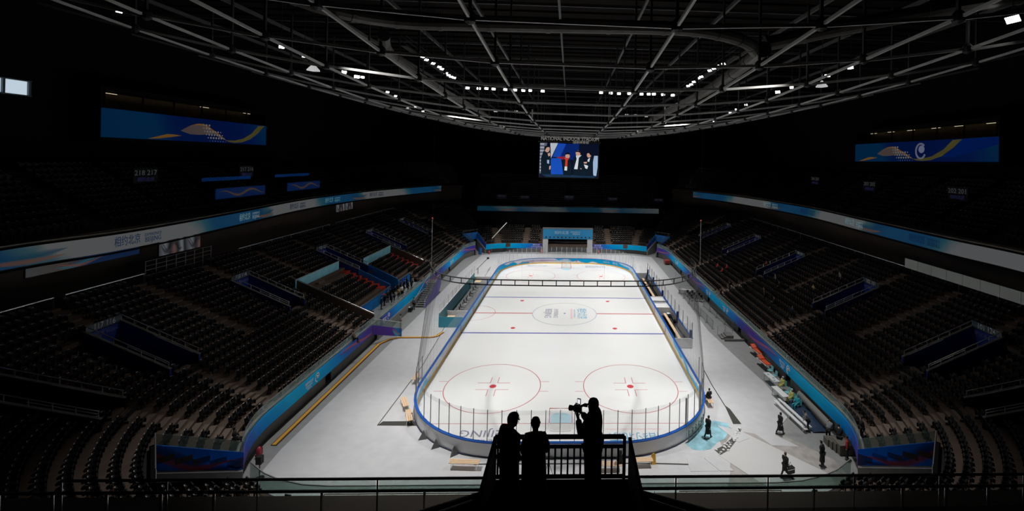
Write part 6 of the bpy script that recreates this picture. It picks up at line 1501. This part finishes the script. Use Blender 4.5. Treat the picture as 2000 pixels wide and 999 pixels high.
person('person in a pale puffer jacket bending over under the right banner', at(1617, 862), -.8, 1.72, 'bend', 'grey', 'black', lean=.75, fat=1.35)
person('person in black bending beside the pale puffer jacket', at(1638, 876), -.5, 1.75, 'bend', 'black', 'black', lean=.6, fat=1.2)
person('dim person in dark red at the right corner wall', at(1655, 898), .9, 1.7, 'stand', 'red', 'black', lean=.1)
person('person in yellow protective suit seated at the farther white table', (21.2, -20.6, 0), 1.7, 1.7, 'sit', 'yellow', 'yellow', hair='white', fat=1.2)
person('person in yellow protective suit seated at the nearer white table', (20.9, -22.9, 0), 1.6, 1.7, 'sit', 'yellow', 'yellow', hair='white', fat=1.15)
person('person in teal protective suit leaning forward past the nearer table end', (20.9, -23.9, 0), 1.9, 1.74, 'sit', 'teal', 'teal', hair='teal', fat=1.35, lean=0)
chair('plastic chair under the yellow suit at the farther table', 21.2, -20.65, PI/2+.13, mt_, 'chairs under the suited people'); chair('plastic chair under the yellow suit at the nearer table', 20.9, -22.95, PI/2+.03, mt_, 'chairs under the suited people'); chair('plastic chair under the teal suit', 20.9, -23.95, PI/2+.3, mt_, 'chairs under the suited people')
person('dark clothed person sitting on the pine bench right of the rink', (13.3, -22.9, .02), .3, 1.72, 'sit', 'black', 'black', lean=0)
person('dark clothed person sitting behind the platform railing end on a pine bench', (4.3, -31.35, 0), .1, 1.72, 'sit', 'black', 'black', hood=True)
person('pale topped person standing by the grey wall left of the rink', at(782, 641), -1.3, 1.75, 'stand', 'grey', 'tan', shoes='white')
person('person in grey standing at the foot of the purple floor stairs', at(808, 605), -.3, 1.72, 'stand', 'grey', 'black')
t = thing('luggage_trolley', 'small dark trolley beside the person at the floor stairs', 'trolley', at(800, 609)); MB().box(-.35, .35, -.25, .25, .15, .55).build('case', M_black, t); MB().box(-.36, .1, -.2, .2, .55, .62).build('white_top', M_white, t); MB().tube([(.3, 0, .5), (.45, 0, 1.0)], .02, 5).build('handle', M_steel, t)
person('seated person in red at the near end of the camera platform', (-24.0, -8.9, zp), -1.4, 1.7, 'sit', 'red', 'black')
chair('black chair under the person in red on the camera platform', -24.0, -8.95, -1.4, M_black, None)
tp = thing('camera_tripod', 'black television camera on a tripod at the near corner of the camera platform', 'tripod', (-23.0, -9.3, zp))
for k in range(3): a = k*2.1; MB().tube([(0, 0, 1.2), (.4*math.cos(a), .4*math.sin(a), 0)], .03, 5).build('leg', M_black, tp)
MB().box(-.3, .3, -.12, .12, 1.25, 1.55).build('camera_body', M_black, tp); MB().tube([(.3, 0, 1.4), (.55, 0, 1.4)], .08, 8).build('lens', M_black, tp)
# crowd of reporters on the camera platform
rnd = random.Random(21)
tops = ['black', 'navy', 'black', 'grey', 'black', 'tan', 'black', 'white', 'black', 'black', 'brown', 'black', 'navy', 'black', 'black', 'grey']
for k in range(16):
    row_ = k % 2; y = -2.8+(k//2)*1.15+rnd.uniform(-.2, .2); x = -23.9+row_*.9+rnd.uniform(-.1, .15); t = tops[k]
    person('%s clothed reporter on the camera platform, %s row, %s from the near end' % (t, 'rear' if row_ == 0 else 'front', ORD[k//2]), (x, y, zp), -PI/2+rnd.uniform(-.6, .6), rnd.uniform(1.62, 1.8), 'stand' if k % 3 else 'bend', t, 'black', coat=.35 if k % 4 == 0 else None, lean=.25 if k % 3 == 0 else 0, lv=1, group='reporters on the camera platform')
person('photographer in black at the near end of the reporters crowd', (-23.6, -4.4, zp), -1.2, 1.72, 'stand', 'black', 'black', group='reporters on the camera platform')
# people in the right stand
def stand_at(px, py): # seat plane point
    d = ray(px, py); s = 1 if px > 1000 else -1; t = (2.1+.44*(s*CAM.x-21.9)-CAM.z)/(d.z-.44*s*d.x); p = CAM+d*t
    i = max(0, int((s*p.x-21.9)/.82)); return (p.x, p.y, 2.0+.36*i)
for k, (px, py, pose, top, lab) in enumerate(((1386, 512, 'stand', 'black', 'dark person standing on the farthest aisle of the right stand'), (1408, 582, 'stand', 'black', 'dark person standing at the foot of the second aisle of the right stand'),
        (1425, 566, 'stand', 'black', 'dark person with a white bag on the second aisle of the right stand'), (1456, 566, 'bend', 'black', 'dark person bending beside the second aisle of the right stand'),
        (1411, 535, 'sit', 'red', 'red clothed person in the right stand, nearest of the red group'), (1402, 524, 'sit', 'red', 'red clothed person seated in the right stand, leftmost of the small red group'), (1420, 527, 'sit', 'red', 'red clothed person seated in the right stand, uppermost of the small red group'),
        (1497, 520, 'sit', 'red', 'person in red seated below a stair tunnel of the right stand'), (1493, 583, 'stand', 'brown', 'person in brown standing among the middle rows of the right stand'), (1512, 596, 'sit', 'black', 'dark person seated near the white papers in the right stand'),
        (1522, 566, 'sit', 'black', 'dark person seated under the middle stair tunnel of the right stand'), (1548, 612, 'sit', 'navy', 'navy clothed person seated in the right stand'), (1641, 553, 'stand', 'grey', 'grey clothed person standing left of a stair tunnel rail in the right stand'),
        (1589, 568, 'sit', 'tan', 'tan clothed person seated high in the right stand'), (1683, 862, 'stand', 'black', 'dark person standing at the near corner of the right stand'), (1515, 553, 'stand', 'grey', 'grey clothed person on the third aisle of the right stand'))):
    p_ = stand_at(px, py); person(lab, p_, PI/2+rnd.uniform(-.4, .4), 1.72, pose, top, 'black', lv=1, lean=.1 if pose == 'stand' else 0)
for k, (px, py, w_, lab) in enumerate(((1427, 563, .3, 'white bag on the second aisle of the right stand'), (1505, 598, .35, 'white paper sheets on a seat back in the right stand'), (1447, 556, .5, 'white board lying on the second aisle of the right stand'))):
    p_ = Vector(stand_at(px, py)); one('white_bag' if k == 0 else 'white_sheet', lab, 'bag' if k == 0 else 'sheet', MB().box(p_.x-.1, p_.x+.1, p_.y-w_, p_.y+w_, p_.z+.2, p_.z+.5 if k == 0 else p_.z+.24), M_white)
person('dark person seated in the front corner row of the left stand', stand_at(457, 872), -1.2, 1.7, 'sit', 'black', 'black')
person('brown clothed person seated near the near wall of the media seats', stand_at(690, 668), -1.3, 1.7, 'sit', 'brown', 'black')

# lettering becomes plain mesh so that every text is an object of its own
_fo = [o for o in S.objects if o.type == 'FONT']
bpy.context.view_layer.update(); _dg = bpy.context.evaluated_depsgraph_get()
for o in _fo:
    me = bpy.data.meshes.new_from_object(o.evaluated_get(_dg)); n = o.name; par = o.parent; mw = o.matrix_local.copy()
    bpy.data.objects.remove(o); q = bpy.data.objects.new(n, me); COL.objects.link(q); q.parent = par; q.matrix_local = mw

# small pieces hang under the part that carries them (thing > part > sub-part)
_st = lambda n: n.split('.')[0]
NEST = {'lens': 'housing', 'numbers': 'number_sign', 'finger': 'body', 'thumb': 'body', 'nose': 'body', 'mouth': 'body', 'eye': 'body', 'ear': 'body', 'wave_shape': 'banner_screen', 'printed_dot': 'banner_screen', 'person_image': 'casing', 'picture': 'casing'}
for r in [o for o in S.objects if o.parent is None and 'label' in o]:
    ch = list(r.children); by = {}
    for c in ch: by.setdefault(_st(c.name), []).append(c)
    for c in ch:
        n = _st(c.name); host = NEST.get(n)
        if n in ('lettering', 'emblem') : host = next((h for h in ('printed_panel', 'header', 'banner_screen', 'screen', 'board', 'number_sign') if h in by), None)
        if host and host in by and by[host][0] is not c: c.parent = by[host][0]
    if _st(r.name) == 'stair_tunnel':
        hr = by['handrail']
        for k, c in enumerate(by['rail_post']): c.parent = hr[0 if k < 7 else 1]
